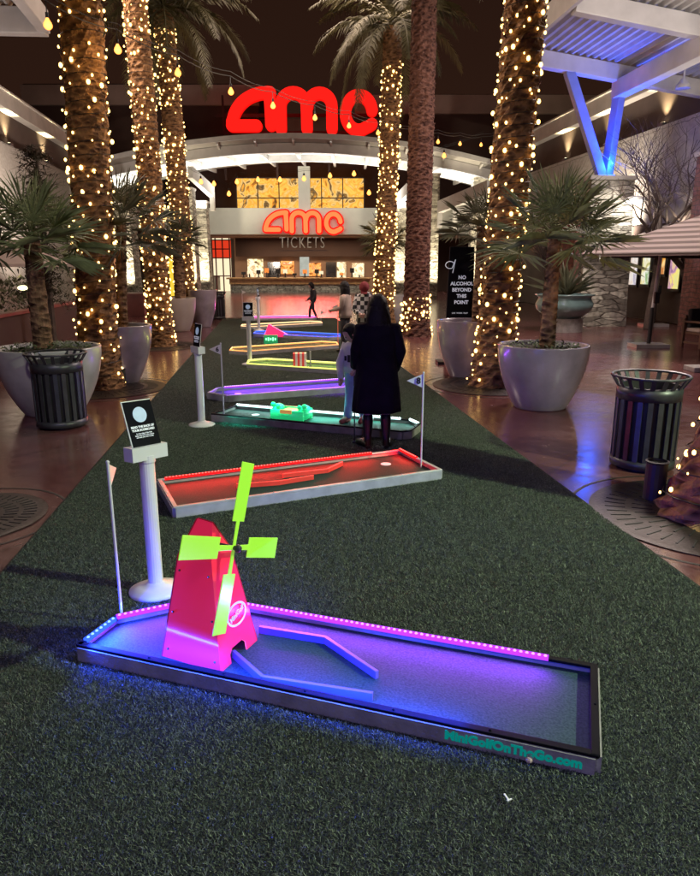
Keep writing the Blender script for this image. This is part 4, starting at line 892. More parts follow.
# mural
x0m, x1m = at(237, 200, 57).x - FX, at(364, 200, 57).x - FX; z0m, z1m = at(300, 218, 57).z, at(300, 178, 57).z
mu_ = MB(); mu_.box(((x0m + x1m) / 2, -1.0, (z0m + z1m) / 2 - .3), (x1m - x0m, .1, z1m - z0m + .6)); mu = mu_.build('mural', M['mural'], cin)
gl = MB(); n = 6
for i in range(n + 1): gl.box((x0m + (x1m - x0m) * i / n, -1.08, (z0m + z1m) / 2), (.08, .05, z1m - z0m))
for i in range(3): gl.box(((x0m + x1m) / 2, -1.075, z0m + (z1m - z0m) * i / 2), (x1m - x0m, .05, .08))
gl.build('mural_grid', M['gridline'], cin)
cn_ = MB(); cn_.box((.0, -3.2, 7.6), (.9, .5, 3.6)); cn_.build('hanging_column', M['fascia'], cin)
# ticket lobby behind
M['shop_a'] = mat_mural('shop_interior', 1.5, [(.10, .05, .02), (.9, .7, .35), (1, .9, .62), (.5, .3, .12), (1, .8, .5)], 2.2, .6)
M['shop_b'] = mat_mural('shop_display', 1.4, [(.15, .04, .01), (.95, .3, .06), (1, .5, .15), (.6, .15, .04), (1, .75, .45)], 2.4, .6)
M['shop_c'] = mat_mural('shop_banner', .7, [(.4, .42, .36), (.75, .76, .66), (.62, .64, .55), (.8, .8, .7)], 1.2, .4)
lb = MB(); lb.box((1.6, 1.9, 2.2), (16, .2, 4.4)); lb.build('lobby_wall', M['lobby'], cin)
def pane(name, px0, px1, py0, py1, Y, m, lab=None):
    a, b2 = at(px0, py1, Y), at(px1, py0, Y); mbx = MB(); mbx.box(((a.x + b2.x) / 2 - FX, Y - 58, (a.z + b2.z) / 2), (b2.x - a.x, .06, b2.z - a.z)); return mbx.build(name, m, cin, lab)
for (a0, a1, b0, b1, m_) in ((248, 263, 259, 277, 'shop_a'), (281, 294, 261, 274, 'shop_b'), (300, 309, 257, 276, 'shop_c'), (309, 321, 263, 276, 'shop_b'), (337, 346, 262, 278, 'shop_a'), (352, 364, 263, 277, 'shop_a')):
    f_ = pane('service_window', a0, a1, b0, b1, 59.6, M[m_])
for (a0, a1) in ((268, 280), (326, 336)): pane('menu_screen', a0, a1, 262, 278, 59.55, M['glass'])
dk = MB(); dk.box((-8.6 + .2, -1.2, 2.2), (.9, 3, 4.4)); dk.build('column', M['wall_dark'], cin)
# entrance left of the column
en = pane('entrance_glass', 209, 230, 238, 291, 59.4, M['glow_cream'])
pane('transom', 208, 230.5, 240, 258, 59.3, M['glow_red'])
fr_ = MB()
for px in (209, 216, 223, 230): a = at(px, 260, 59.2); fr_.box((a.x - FX, 1.2, 2.2), (.10, .08, 4.4))
for py in (240, 249, 258, 276): a = at(219, py, 59.2); fr_.box((a.x - FX, 1.19, a.z), (1.9, .07, .09))
fr_.build('entrance_frame', M['maroon'], cin)
pane('pale_door_panel', 212, 220, 276, 290, 59.25, M['fascia'])  # plain pale panel low in the entrance glass
# ticket counter
tcn = thing('ticket_counter', 'long wooden ticket counter with pale stone front under the ticket sign', 'counter', (at(300, 285, 55.5).x, 55.5, 0))
mb = MB(); mb.box((0, 0, 1.12), (11.6, 1.2, .12)); mb.build('counter_top', M['wood'], tcn, bevel=.02)
mb = MB(); mb.box((0, .1, .86), (11.2, .9, .40)); mb.build('apron', M['wood'], tcn)
mb = MB(); mb.box((0, .15, .33), (11.0, .8, .66)); mb.build('front', M['stone'], tcn)
rnd = random.Random(77)
for i in range(14):      # tills and displays on the counter
    x = -4.6 + i * .72 + rnd.uniform(-.2, .2); hgt = rnd.uniform(.3, .75); k = thing('counter_display', ['small dark till screen on the ticket counter', 'small lit display on the ticket counter'][i % 2], 'display', (tcn.location.x + x, 55.5 + rnd.uniform(-.2, .25), 1.18), rnd.uniform(-.3, .3), 'tills and displays on the ticket counter' if i % 2 else 'dark tills on the ticket counter')
    mb = MB(); mb.box((0, 0, hgt * .3), (.10, .10, hgt * .6)); mb.box((0, 0, .02), (.25, .2, .04)); mb.build('stand', M['black'], k)
    mb = MB(); mb.box((0, -.02, hgt * .75), (.34, .06, hgt * .5)); mb.build('screen', [M['black'], M['glow_cream'], M['black'], M['glow_orange']][i % 4], k)
area((FX, 56.5, 4.2), (FX, 56.5, 0), 10, 1.5, 720, (1, .76, .48))
# letters of the two signs (stroke widths and centrelines drawn in letter units, 1 unit = 100)
def arc(cx, cy, rx, ry, a0, a1, n=14): return [(cx + rx * math.cos(math.radians(a0 + (a1 - a0) * i / n)), cy + ry * math.sin(math.radians(a0 + (a1 - a0) * i / n))) for i in range(n + 1)]
STROKES = [
    [(56, -196), (57, -180)] + arc(200, -196, 142, 122, 168, 100, 12) + [(205, -73), (214, -74)],                 # bow of the a
    [(56, -196), (155, -196)],                                                                                    # foot of the a
    [(210, -76), (213, -140), (214, -194)],                                                                       # stem of the a
    [(254, -207), (254, -124)] + arc(306, -124, 52, 50, 180, 0) + [(359, -207)],                                   # first arch
    [(362, -124)] + arc(411, -126, 49, 50, 180, 0) + [(460, -207)],                                               # second arch
    arc(568, -148, 54, 64, 8, 300, 26) + [(612, -196), (621, -190)],                                              # c
]
def stroke_poly(pts_, w):
    P_ = [Vector((x, y)) for x, y in pts_]; Lf, Rt = [], []; n = len(P_)
    for i, p in enumerate(P_):
        d = (P_[min(i + 1, n - 1)] - P_[max(i - 1, 0)]).normalized(); nn = Vector((-d.y, d.x)) * w; Lf.append(p + nn); Rt.append(p - nn)
    return P_, Lf, Rt
def logo(parent, name, mats, scale, z_off, w, depth, y0=0.0):
    names = ['letter_a', 'letter_a', 'letter_a', 'letter_m', 'letter_m', 'letter_c']; out = {}
    for si, (st, nm) in enumerate(zip(STROKES, names)):
        mbx = out.setdefault(nm, MB()); P_, Lf, Rt = stroke_poly(st, w); dy = si * .004
        def T3(v, y): return ((v.x - 338) * scale, y, (v.y + 148) * scale + z_off)
        k = len(P_); vs = [T3(v, y0 - depth - dy) for v in Lf] + [T3(v, y0 - depth - dy) for v in Rt] + [T3(v, y0) for v in Lf] + [T3(v, y0) for v in Rt]; fs = []
        for i in range(k - 1):
            fs += [(i, i + 1, k + i + 1, k + i), (2 * k + i, 3 * k + i, 3 * k + i + 1, 2 * k + i + 1), (i, 2 * k + i, 2 * k + i + 1, i + 1), (k + i, k + i + 1, 3 * k + i + 1, 3 * k + i)]
        mbx.add(vs, fs)
        for e in (P_[0], P_[-1]):
            poly = [(e.x + w * math.cos(2 * PI * i / 16), e.y + w * math.sin(2 * PI * i / 16)) for i in range(16)]
            vs = [T3(Vector(q), y0 - depth - dy - .002) for q in poly] + [T3(Vector(q), y0) for q in poly]
            mbx.add(vs, [tuple(range(16))] + [(i, 16 + i, 16 + (i + 1) % 16, (i + 1) % 16) for i in range(16)])
    for nm, mbx in out.items(): mbx.build(nm, mats, parent)
Ys = 55.0; pc = at(302, 114, Ys); sc1 = (at(378, 114, Ys).x - at(227, 114, Ys).x) / 612
big = thing('letter_sign', 'huge glowing red amc letter sign high above the canopy', 'sign', (pc.x, Ys, pc.z))
logo(big, 'letter', M['amc_big'], sc1, 0, 23, .5)
rk = MB(); rk.box((0, .5, 0), (13.4, .12, .25)); rk.box((0, .5, -1.2), (13.4, .12, .2))
for x in (-6, -2, 2, 6): rk.box((x, .5, -1.6), (.15, .15, 6)); rk.box((x, 1.6, -.4), (.12, 2.2, .12))
rk.build('support_frame', M['wall_dark'], big)
pc2 = at(303, 223, 54.2); sc2 = (at(344, 223, 54.2).x - at(263, 223, 54.2).x) / 612
sm_ = thing('letter_sign', 'smaller glowing orange red amc letter sign on the pale fascia', 'sign', (pc2.x, 54.35, pc2.z))
logo(sm_, 'letter', M['amc_halo'], sc2, 0, 27, .18); 
for ch in list(sm_.children): ch.name = 'halo'
logo(sm_, 'letter', M['amc_small'], sc2, 0, 16, .12, -.22)
tk = thing('letter_sign', 'dim bronze TICKETS lettering under the orange red letter sign', 'sign', (at(302, 243, 54.2).x, 54.3, at(302, 243, 54.2).z))
tm = text_mesh('TICKETS', 1.22, UPRIGHT((0, 0, 0)) @ Matrix.Diagonal((.66, 1, 1, 1)), .08, -.012, spacing=1.2); tm.build('lettering', M['dark_letter'], tk)
mb = MB(); mb.box((0, .12, -.55), (4.0, .08, .08)); mb.build('bar', M['wall_dark'], tk)

# ------------------------------------------------------------------ curved entrance canopy
cp = thing('entrance_canopy', 'wide arched white steel canopy spanning the cinema entrance', 'canopy', (FX + .1, 0, 0))
def cz(x): return 9.0 - .0105 * x * x                      # underside height across the span
NX = 28; HALF = 14.0
def sheet(y0_, z0_, y1_, z1_, th, lo=-HALF, hi=HALF):
    mbx = MB(); vs = []; n = NX + 1
    for i in range(n):
        x = lo + (hi - lo) * i / NX; z = cz(x)
        vs += [(x, y0_, z + z0_), (x, y1_, z + z1_), (x, y1_, z + z1_ + th), (x, y0_, z + z0_ + th)]
    fs = []
    for i in range(n - 1):
        a = i * 4; b2 = a + 4; fs += [(a, b2, b2 + 1, a + 1), (a + 1, b2 + 1, b2 + 2, a + 2), (a + 2, b2 + 2, b2 + 3, a + 3), (a + 3, b2 + 3, b2, a)]
    fs += [(0, 1, 2, 3), (4 * NX + 3, 4 * NX + 2, 4 * NX + 1, 4 * NX)]
    mbx.add(vs, fs); return mbx
sheet(44.0, -.25, 44.35, -.25, .55).build('edge_beam', M['steel_white'], cp)
sheet(44.35, .15, 55, .75, .10).build('roof_deck', mat('white_soffit', (.62, .62, .58), .5, 0, .05, 2), cp)
sheet(43.2, .55, 44.3, .25, .05).build('visor', mat('frosted_panel', (.42, .40, .38), .35, 0, .08, 2), cp)
sheet(49.2, .0, 49.5, .0, .42).build('edge_beam', M['steel_white'], cp)
sheet(43.1, .42, 43.25, .42, .28).build('edge_beam', M['steel_white'], cp)
rb = MB()
for i in range(13):
    x = -HALF + .4 + (2 * HALF - .8) * i / 12; z = cz(x); rb.beam((x, 43.2, z + .48), (x, 44.3, z + .25), .12, .35); rb.beam((x, 44.3, z + .0), (x, 54.6, z + .55), .16, .28)
rb.build('rib', M['steel_white'], cp)
dl = MB()
for x in (-11, -8.2, -5.2, 6, 8.4, 11): dl.ball((x, 46.8, cz(x) + .02), .12, 8, 5)
dl.build('downlight', M['bulb_white'], cp)
# stone pillars
def pillar(name, label, base, w, d, h, m=M['stone'], rz=0.0, taper=.9):
    t = thing(name, label, 'pillar', base, rz); mb = MB(); mb.box((0, 0, h / 2), (w, d, h), top=(taper, taper)); mb.build('shaft', m, t)
    mb = MB(); mb.box((0, 0, h + .06), (w * taper + .12, d * taper + .12, .12)); mb.build('cap_stone', M['cornice'], t); return t
for lab, x, Y, ztop, wpx in (('tapered stone pillar holding the canopy, left of the cinema entrance', 192, 46.5, 190, 16), ('stone pillar beside the entrance doors, right of another left pillar', 205, 50, 203, 15),
                             ('rough stone pillar far left behind the potted palms', 129, 42, 204, 22), ('pale stone pillar right of the ticket counter beside the back palm', 402, 49, 205, 17),
                             ('slim stone pillar just right of the bare dark palm', 430, 45, 176, 12), ('stone pillar behind the black notice sign', 468, 42, 255, 26), ('stone pillar at far right end of the cinema canopy', 474, 48, 178, 14)):
    p = at(x, 300, Y); w = wpx * Y / 674; pillar('stone_pillar', lab, (p.x, Y, 0), w, w, at(x, ztop, Y).z)
    spot((p.x, Y - 2.2, .15), (p.x, Y, 4.5), 2600, (1, .87, .60), 80, .8, .1)
for (x0_, y0_, x1_, y1_, Y0_, Y1_) in ((440, 207, 490, 187, 44, 38), (395, 203, 412, 186, 49, 45.5), (212, 192, 190, 172, 48, 44.5), (136, 210, 104, 186, 44, 39), (455, 212, 500, 196, 46, 41)):
    bk_ = MB(); a = at(x0_, y0_, Y0_); b2 = at(x1_, y1_, Y1_); bk_.beam(a - Vector((FX + .1, 0, 0)), b2 - Vector((FX + .1, 0, 0)), .35, .7); bk_.beam(Vector((a.x - FX - .1, a.y, a.z - 1.2)), Vector((a.x - FX - .1, a.y, a.z)), .3, .3, (1, 0, 0)); bk_.build('bracket', M['steel_white'], cp)
for x, pw in ((-15.5, 260), (-11, 260), (-7, 260), (-1.5, 260), (3, 260), (7.5, 300)): area((x, 48.5, 5.9), (x, 48.2, 10), 2.6, 2.6, pw * 1.5, (1, .98, .88), 150)
area((FX, 50, 6.6), (FX, 57, 6.0), 10, .6, 120, (.9, 1, .95))
area((at(303, 223, 53).x, 53.6, 5.0), (at(303, 223, 53).x, 40, -3), 5, 1.2, 520, (1, .07, .07), 70)
area((pc.x, 54, 13), (pc.x, 40, 3), 12, 3, 160, (1, .05, .03))

# ------------------------------------------------------------------ side buildings
def side_wall(name, label, x_at, sgn, y0_, y1_, ztop, zled, sconces, lowmat):
    """long shop wall parallel to the mall axis; x_at(Y) gives its face"""
    o = Vector((x_at(y0_), y0_, 0)); L = (Vector((x_at(y1_), y1_, 0)) - o).length; rz = math.atan2(y1_ - y0_, x_at(y1_) - x_at(y0_))
    t = thing(name, label, 'building', o, rz)              # local x runs away from the viewer; local -y/+y faces the mall
    s = sgn                                                # +1: building body lies at local -y (right side), -1: at local +y
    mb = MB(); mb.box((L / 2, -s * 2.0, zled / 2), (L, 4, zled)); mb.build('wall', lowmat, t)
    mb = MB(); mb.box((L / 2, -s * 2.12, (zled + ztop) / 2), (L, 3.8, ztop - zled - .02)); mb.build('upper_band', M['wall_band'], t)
    mb = MB(); mb.box((L / 2, -s * 1.95, ztop + .05), (L + .3, 4.3, .65)); mb.box((L / 2, -s * 1.95, ztop + .42), (L + .4, 4.5, .10)); mb.build('cornice', M['cornice'], t, bevel=.02)
    inv = Matrix.Translation(o) @ Matrix.Rotation(rz, 4, 'Z')
    for Yv in sconces:
        lx = (Vector((x_at(Yv), Yv, 0)) - o).length
        f = MB(); f.box((lx, s * .07 - s * .15, zled + .06), (.3, .16, .12)); w_ = f.build('wall_light', M['blackmetal'], t)
        f = MB(); f.box((lx, s * .07 - s * .15, zled + .125), (.22, .10, .012)); f.build('lens', M['uplight'], w_)
        spot(inv @ Vector((lx, s * .06, zled + .1)), inv @ Vector((lx, -s * .08, zled + 2)), 800, (1, .83, .45), 80, 1, .05)
    return t, inv, o
rx = lambda Y: 14.86 - .12 * Y
tr, invr, orr = side_wall('shop_building', 'long pale stucco shop wall with cream cornice along the right side', rx, 1, 15, 46, 8.75, 7.1, [gpY for gpY in (23.6, 27.3, 31.6, 35.8)], M['wall_low'])
lx_ = lambda Y: -10.9 - .12 * (Y - 1.5)
tl, invl, ol = side_wall('shop_building', 'pinkish stucco shop wall with cream cornice along the left side', lx_, -1, 16, 45, 8.6, 7.0, (27.0, 31.0, 36.0), M['wall_low'])
# base band and recess on the right wall
mb = MB(); mb.box((15, .03, 1.8), (24, .10, 3.55)); mb.build('lower_panel', M['wall_band'], tr)
def wall_poster(label, px, pyc, h, w, m):
    Y = 14.86 / ((px - 350) / 674.0 * .985 + .12); z = at(px, pyc, Y).z; l = (Vector((rx(Y), Y, 0)) - orr).length
    t = thing('poster_case', label, 'poster case', invr @ Vector((l, .10, z)), math.atan2(1, -.12), 'lit poster cases on the right wall')
    mb = MB(); mb.box((0, 0.02, 0), (w + .16, .08, h + .2)); mb.build('frame', M['black'], t)
    mb = MB(); mb.box((0, .065, 0), (w, .02, h)); mb.build('poster', m, t)
pm = [mat_mural('poster_print', 1.0, c, 2.6, .5) for c in ([(.2, .15, .12), (.75, .6, .5), (.85, .8, .75), (.5, .45, .55)], [(.1, .2, .1), (.8, .7, .3), (.9, .9, .8), (.3, .45, .2)], [(.5, .15, .02), (.95, .45, .08), (1, .7, .3), (.6, .2, .05)], [(.15, .1, .2), (.6, .3, .45), (.95, .8, .2), (.8, .75, .3)], [(.8, .4, .03), (1, .65, .1), (1, .8, .35), (.7, .3, .02)], [(.3, .2, .4), (.6, .45, .75), (.8, .7, .85), (.4, .3, .5)])]
wall_poster('lit poster in greys and pink, first right of the stone pillar', 633, 270, 1.15, .52, pm[0])
wall_poster('lit poster in green and cream, second right of stone pillar', 645, 269, 1.15, .52, pm[1])
wall_poster('smaller lit orange poster behind the umbrella mast', 660, 263, .8, .46, pm[2])
wall_poster('lit poster with yellow and mauve print, farthest right of the posters', 674, 271, 1.25, .60, pm[3])
wall_poster('large lit amber poster seen past the right fan palm', 560, 262, 2.0, 1.1, pm[4])
wall_poster('lit mauve poster between the celadon bowl and stone pillar', 570, 276, 1.5, .7, pm[5])
for px in (640, 668): 
    Y = 14.86 / ((px - 350) / 674.0 * .985 + .12); spot((rx(Y) - .8, Y, 3.6), (rx(Y) - .4, Y, 0), 60, (1, .85, .6), 80, .6)
# lit openings on the left
def lit_panel(label, px0, px1, py0, py1, Y, m, nm='lit_panel'):
    a, b2 = at(px0, py1, Y), at(px1, py0, Y); t = thing(nm, label, 'sign', ((a.x + b2.x) / 2, Y, 0)); w = b2.x - a.x
    mb = MB(); mb.box((0, 0, (a.z + b2.z) / 2), (w, .08, b2.z - a.z)); mb.build('face', m, t)
    mb = MB(); mb.box((0, .12, b2.z / 2 + .1), (w + .3, .12, b2.z + .2)); mb.build('frame', M['maroon'], t)
lit_panel('tall glowing yellow display panel between the left lit palms', 165, 172, 256, 296, 44, M['glow_yellow'])
lit_panel('glowing red transom panel just right of the middle left palm', 160.5, 165, 252, 262, 43.5, M['glow_red'])
lit_panel('warm orange lit doorway at far left behind the palms', 105, 117, 258, 288, 39, M['glow_warmwall'])
# low wall with red cap at left, hedge behind
a, b2 = Vector((-7.3, 12.2, 0)), Vector((-8.7, 23.5, 0)); t = thing('low_wall', 'dark low patio wall with a red cap rail at the left edge', 'wall', a, math.atan2(b2.y - a.y, b2.x - a.x)); L = (b2 - a).length
mb = MB(); mb.box((L / 2, 0, .47), (L, .18, .94)); mb.build('panel', M['wall_dark'], t); mb = MB(); mb.box((L / 2, 0, .975), (L + .1, .26, .07)); mb.build('cap_rail', M['maroon'], t)
rnd = random.Random(3); mb = MB()
for i in range(2600):
    f = rnd.random(); c = a.lerp(b2, f) + Vector((-1.0 - rnd.random() * 1.4, rnd.uniform(-.3, .3), .2 + 1.5 * rnd.random() ** .8)); s = rnd.uniform(.05, .12); A = Matrix.Translation(c) @ Matrix.Rotation(rnd.uniform(0, 6.28), 4, 'Z') @ Matrix.Rotation(rnd.uniform(-1, 1), 4, 'X')
    mb.add([(-s * .5, 0, 0), (0, -s, 0), (s * .5, 0, 0), (0, s, 0)], [(0, 1, 2, 3)], A)
tag(mb.build('hedge', M['fan_dark']), 'dark leafy hedge behind the low red capped wall', 'hedge')
for px, py in ((24, 290), (115, 288)):
    p_ = at(px, py, 16.5 if px < 60 else 18.0); t = thing('garden_light', 'small glowing garden floodlight at the left in the hedge' if px < 60 else 'small glowing floodlight on the square box planter', 'garden light', p_); mb = MB(); mb.box((0, .06, -.08), (.1, .1, .24)); mb.build('mount', M['black'], t); mb = MB(); mb.ball((0, -.04, .05), .10, 10, 6, (1.3, .5, .6)); mb.build('lens', emis('flood_lens', (1, .9, .45), 4), t)
    point(p_ + Vector((.1, -.3, .25)), 8, (1, .85, .4))

# ------------------------------------------------------------------ steel canopy on the right, on a stone pillar
PR = Vector((8.62, 24.3, 0))
pr = pillar('stone_pillar', 'large stacked stone pillar carrying the steel canopy on the right', PR, 1.75, 1.5, 4.8, M['stone'], AXR, .86)
mb = MB(); mb.box((-.98, .15, 2.0), (.2, 1.3, 4.0)); mb.build('brick_return', M['brick'], pr)
mb = MB(); mb.lathe([(.22, 4.05), (.32, 4.12), (.30, 4.2), (.1, 4.26)], 20, (.62, -1.0)); mb.box((.62, -.8, 4.2), (.06, .4, .06)); wl_ = mb.build('wall_lamp', M['white'], pr, 'white saucer lamp on the pillar')
mb = MB(); mb.lathe([(.2, 4.02), (.25, 4.07)], 20, (.62, -1.0)); mb.build('lens', M['lamp_white'], wl_)
lampw = Matrix.Translation(PR) @ Matrix.Rotation(AXR, 4, 'Z') @ Vector((.45, -1.25, 3.9))
point(lampw, 70, (1, .97, .88), .15); spot(PR + Vector((-.2, -3.0, 5.5)), PR + Vector((0, 0, 1.6)), 420, (1, .90, .76), 60, .7, .1)
cn = thing('steel_canopy', 'white steel canopy with corrugated roof at upper right, lit blue', 'canopy', PR + Vector((0, 0, 0)), AXR)   # local x to the right, -y toward the viewer
def zr(x): return 8.22 - .13 * x
mb = MB(); mb.beam((.35, .4, 7.72), (.35, -13, 7.72), .38, .55); mb.build('girder', M['steel_white'], cn, bevel=.02)
mb = MB()
for y_ in (.2, -4.2, -8.6, -12.8): mb.beam((-3.3, y_, zr(-3.3)), (5.6, y_, zr(5.6)), .32, .5)
mb.build('cross_beam', M['steel_white'], cn, bevel=.02)
mb = MB(); x = -3.4; vs = []; fs = []
while x < 5.7:
    for dx_, dz_ in ((0, .0), (.05, .09), (.15, .09), (.20, .0)): vs += [(x + dx_, .4, zr(x + dx_) + .28 + dz_), (x + dx_, -13.2, zr(x + dx_) + .28 + dz_)]
    x += .25
for i in range(len(vs) // 2 - 1): fs.append((2 * i, 2 * i + 1, 2 * i + 3, 2 * i + 2))
mb.add(vs, fs); d_ = mb.build('corrugated_deck', M['deckmetal'], cn); d_.modifiers.new('thick', 'SOLIDIFY').thickness = .01
mb = MB(); mb.box((-3.45, -6.4, zr(-3.4) + .1), (.12, 13.4, .6)); mb.build('fascia', M['steel_white'], cn)
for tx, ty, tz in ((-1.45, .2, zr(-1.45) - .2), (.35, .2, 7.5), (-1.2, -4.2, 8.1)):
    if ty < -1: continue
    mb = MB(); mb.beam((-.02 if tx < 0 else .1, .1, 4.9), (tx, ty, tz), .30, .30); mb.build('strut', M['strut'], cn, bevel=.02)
mb = MB(); mb.box((.03, .1, 4.97), (.6, .35, .12)); mb.box((.03, .1, 5.06), (.25, .25, .1)); mb.build('base_plate', M['steel_white'], cn)
mb = MB(); mb.tube([(1.5, -1.6, 8.2), (1.5, -1.6, 7.6)], .03, 8); mb.lathe([(.05, 7.65), (.2, 7.45), (.22, 7.35)], 16, (1.5, -1.6)); mb.build('pendant_lamp', M['steel_white'], cn)
wc = Matrix.Translation(PR) @ Matrix.Rotation(AXR, 4, 'Z')
spot(wc @ Vector((-.1, -.45, 5.1)), wc @ Vector((-.4, -.6, 9)), 1500, (.015, .08, 1), 85, .9, .1)
spot(wc @ Vector((.6, -1.2, 5.2)), wc @ Vector((1.5, -3.0, 9)), 450, (.03, .11, 1), 48, .9, .1)
point(wc @ Vector((.1, -.3, 5.35)), 160, (.01, .10, 1), .05)
area(wc @ Vector((-1, -12, 5.5)), wc @ Vector((-1.2, -9.5, 9)), 4, 3, 650, (1, .9, .84))
spot(wc @ Vector((-4.5, 1.5, 6)), wc @ Vector((-.9, .2, 7.2)), 120, (1, .12, .06), 40, .8)
# small matching canopy upper left
cl = thing('steel_canopy', 'corner of a white steel canopy with corrugated roof at upper left', 'canopy', (at(46, 22, 17.5).x, 17.5, at(46, 22, 17.5).z), AXR + .05)
mb = MB(); mb.beam((0, 0, 0), (-8, 0, -.25), .3, .55); mb.beam((-.05, 0, 0), (-.05, -9, 0), .25, .5); mb.beam((0, -4, 0), (-8, -4, -.25), .3, .5); mb.build('edge_beam', M['steel_white'], cl, bevel=.02)
mb = MB(); vs = []; fs = []; x = -8
while x < 0:
    for dx_, dz_ in ((0, 0), (.05, .09), (.15, .09), (.2, 0)): vs += [(x + dx_, .1, .30 + dz_ + .03 * (x + dx_)), (x + dx_, -9, .30 + dz_ + .03 * (x + dx_))]
    x += .25
for i in range(len(vs) // 2 - 1): fs.append((2 * i, 2 * i + 1, 2 * i + 3, 2 * i + 2))
mb.add(vs, fs); mb.build('corrugated_deck', M['deckmetal'], cl)
area(cl.location + Vector((-1.5, -2, -3)), cl.location + Vector((-1.5, -1.5, 0)), 2, 2, 60, (1, .85, .8))

# brick pier at the right edge, chair, umbrellas
pillar('brick_pier', 'dark red brick pier at the right edge behind the chair', (at(697, 300, 21).x + .9, 21, 0), 2.0, 1.6, 5.2, M['brick'], AXR, 1)
def umbrella(label, base, apex_off, rim_z, apex_z, half, m, rz, mast_h, cant=None, post=M['white'], nside=4):
    t = thing('patio_umbrella', label, 'umbrella', base, 0); cx_, cy_ = apex_off; mb = MB(); n = nside; k = 6; vs = [(cx_, cy_, apex_z)]; fs = []
    for r_ in range(1, k + 1):
        f = r_ / k
        for i in range(n * 6):
            q = 2 * PI * i / (n * 6) + rz; seg = (i % 6) / 6; c0 = 2 * PI * (i // 6) / n + rz; c1_ = c0 + 2 * PI / n
            x = (math.cos(c0) * (1 - seg) + math.cos(c1_) * seg) * half * f; y = (math.sin(c0) * (1 - seg) + math.sin(c1_) * seg) * half * f
            vs.append((cx_ + x, cy_ + y, apex_z + (rim_z - apex_z) * f - .10 * math.sin(PI * seg) * f * (1 - f) - .04 * math.sin(PI * f)))
    N_ = n * 6
    for i in range(N_): fs.append((0, 1 + i, 1 + (i + 1) % N_))
    for r_ in range(k - 1):
        for i in range(N_): fs.append((1 + r_ * N_ + i, 1 + (r_ + 1) * N_ + i, 1 + (r_ + 1) * N_ + (i + 1) % N_, 1 + r_ * N_ + (i + 1) % N_))
    vb = len(vs); last = 1 + (k - 1) * N_      # valance
    for i in range(N_): p = vs[last + i]; vs.append((p[0], p[1], p[2] - .06))
    for i in range(N_): fs.append((last + i, vb + i, vb + (i + 1) % N_, last + (i + 1) % N_))
    mb.add(vs, fs); mb.build('canopy', m, t)
    rb_ = MB()
    for i in range(n):
        q = 2 * PI * i / n + rz; rb_.beam((cx_, cy_, apex_z - .12), (cx_ + math.cos(q) * half * .97, cy_ + math.sin(q) * half * .97, rim_z - .06), .03, .04)
    rb_.build('rib', M['black'], t)
    mb = MB(); mb.box((0, 0, .045), (.85, .6, .09)); mb.build('base_plate', M['pot_grey'], t)
    mb = MB(); mb.tube([(0, 0, .08), (0, 0, 1.0)], .05, 10); mb.build('lower_mast', M['black'], t)
    mb = MB(); mb.tube([(0, 0, 1.0), (.06, 0, mast_h)], .035, 10)
    if cant: mb.beam((.06, 0, mast_h - .05), (cx_, cy_, apex_z - .15), .06, .08)
    mb.build('upper_mast', post, t); mb = MB(); mb.box((.05, -.06, 1.25), (.12, .10, .28)); mb.build('crank_box', M['black'], t)
    return t
umbrella('large brown striped canvas umbrella at right edge on a dark mast', (7.69, 17.43, 0), (2.15, -.9), 2.30, 3.75, 4.3, M['umb_tan'], math.radians(-8), 2.45, True)
umbrella('farther pale striped umbrella on white mast behind the brown one', (at(653, 325, 23.8).x, 23.8, 0), (.25, 0), 2.55, 3.45, 3.0, M['umb_tan'], math.radians(10), 3.3)
umbrella('tan canvas umbrella at left edge on a thin white mast', (at(31, 300, 14.2).x, 14.2, 0), (-1.35, .3), 2.06, 3.0, 2.25, M['umb_plain'], math.radians(-4), 2.2, True)
t = thing('arm_chair', 'teak armchair with black cushion cut off at right edge', 'chair', (at(694, 330, 17.4).x + .22, 17.4, 0), math.radians(20))
mb = MB()
for sx in (-1, 1): mb.box((sx * .32, -.28, .31), (.07, .07, .62)); mb.box((sx * .32, .30, .36), (.07, .07, .72)); mb.box((sx * .32, 0, .645), (.09, .72, .05)); mb.box((sx * .32, 0, .12), (.05, .52, .05))
mb.box((0, 0, .36), (.6, .6, .06)); mb.box((0, .31, .62), (.6, .05, .35)); mb.build('frame', M['teak'], t, bevel=.006)
mb = MB(); mb.box((0, -.02, .44), (.56, .56, .10)); mb.build('seat_cushion', M['umb_plain'], t, bevel=.03); mb = MB(); mb.box((0, .22, .72), (.56, .14, .50)); mb.build('back_cushion', M['black'], t, bevel=.05)
t = thing('weight_slab', 'flat grey weight slab on the paving at the right edge', 'umbrella weight', gp(697, 371)); mb = MB(); mb.box((.1, 0, .05), (.55, .45, .10)); mb.build('slab', M['board'], t, bevel=.015); mb = MB(); mb.tube([(.1, 0, .1), (.1, 0, .2)], .03, 10); mb.build('socket', M['black'], t)

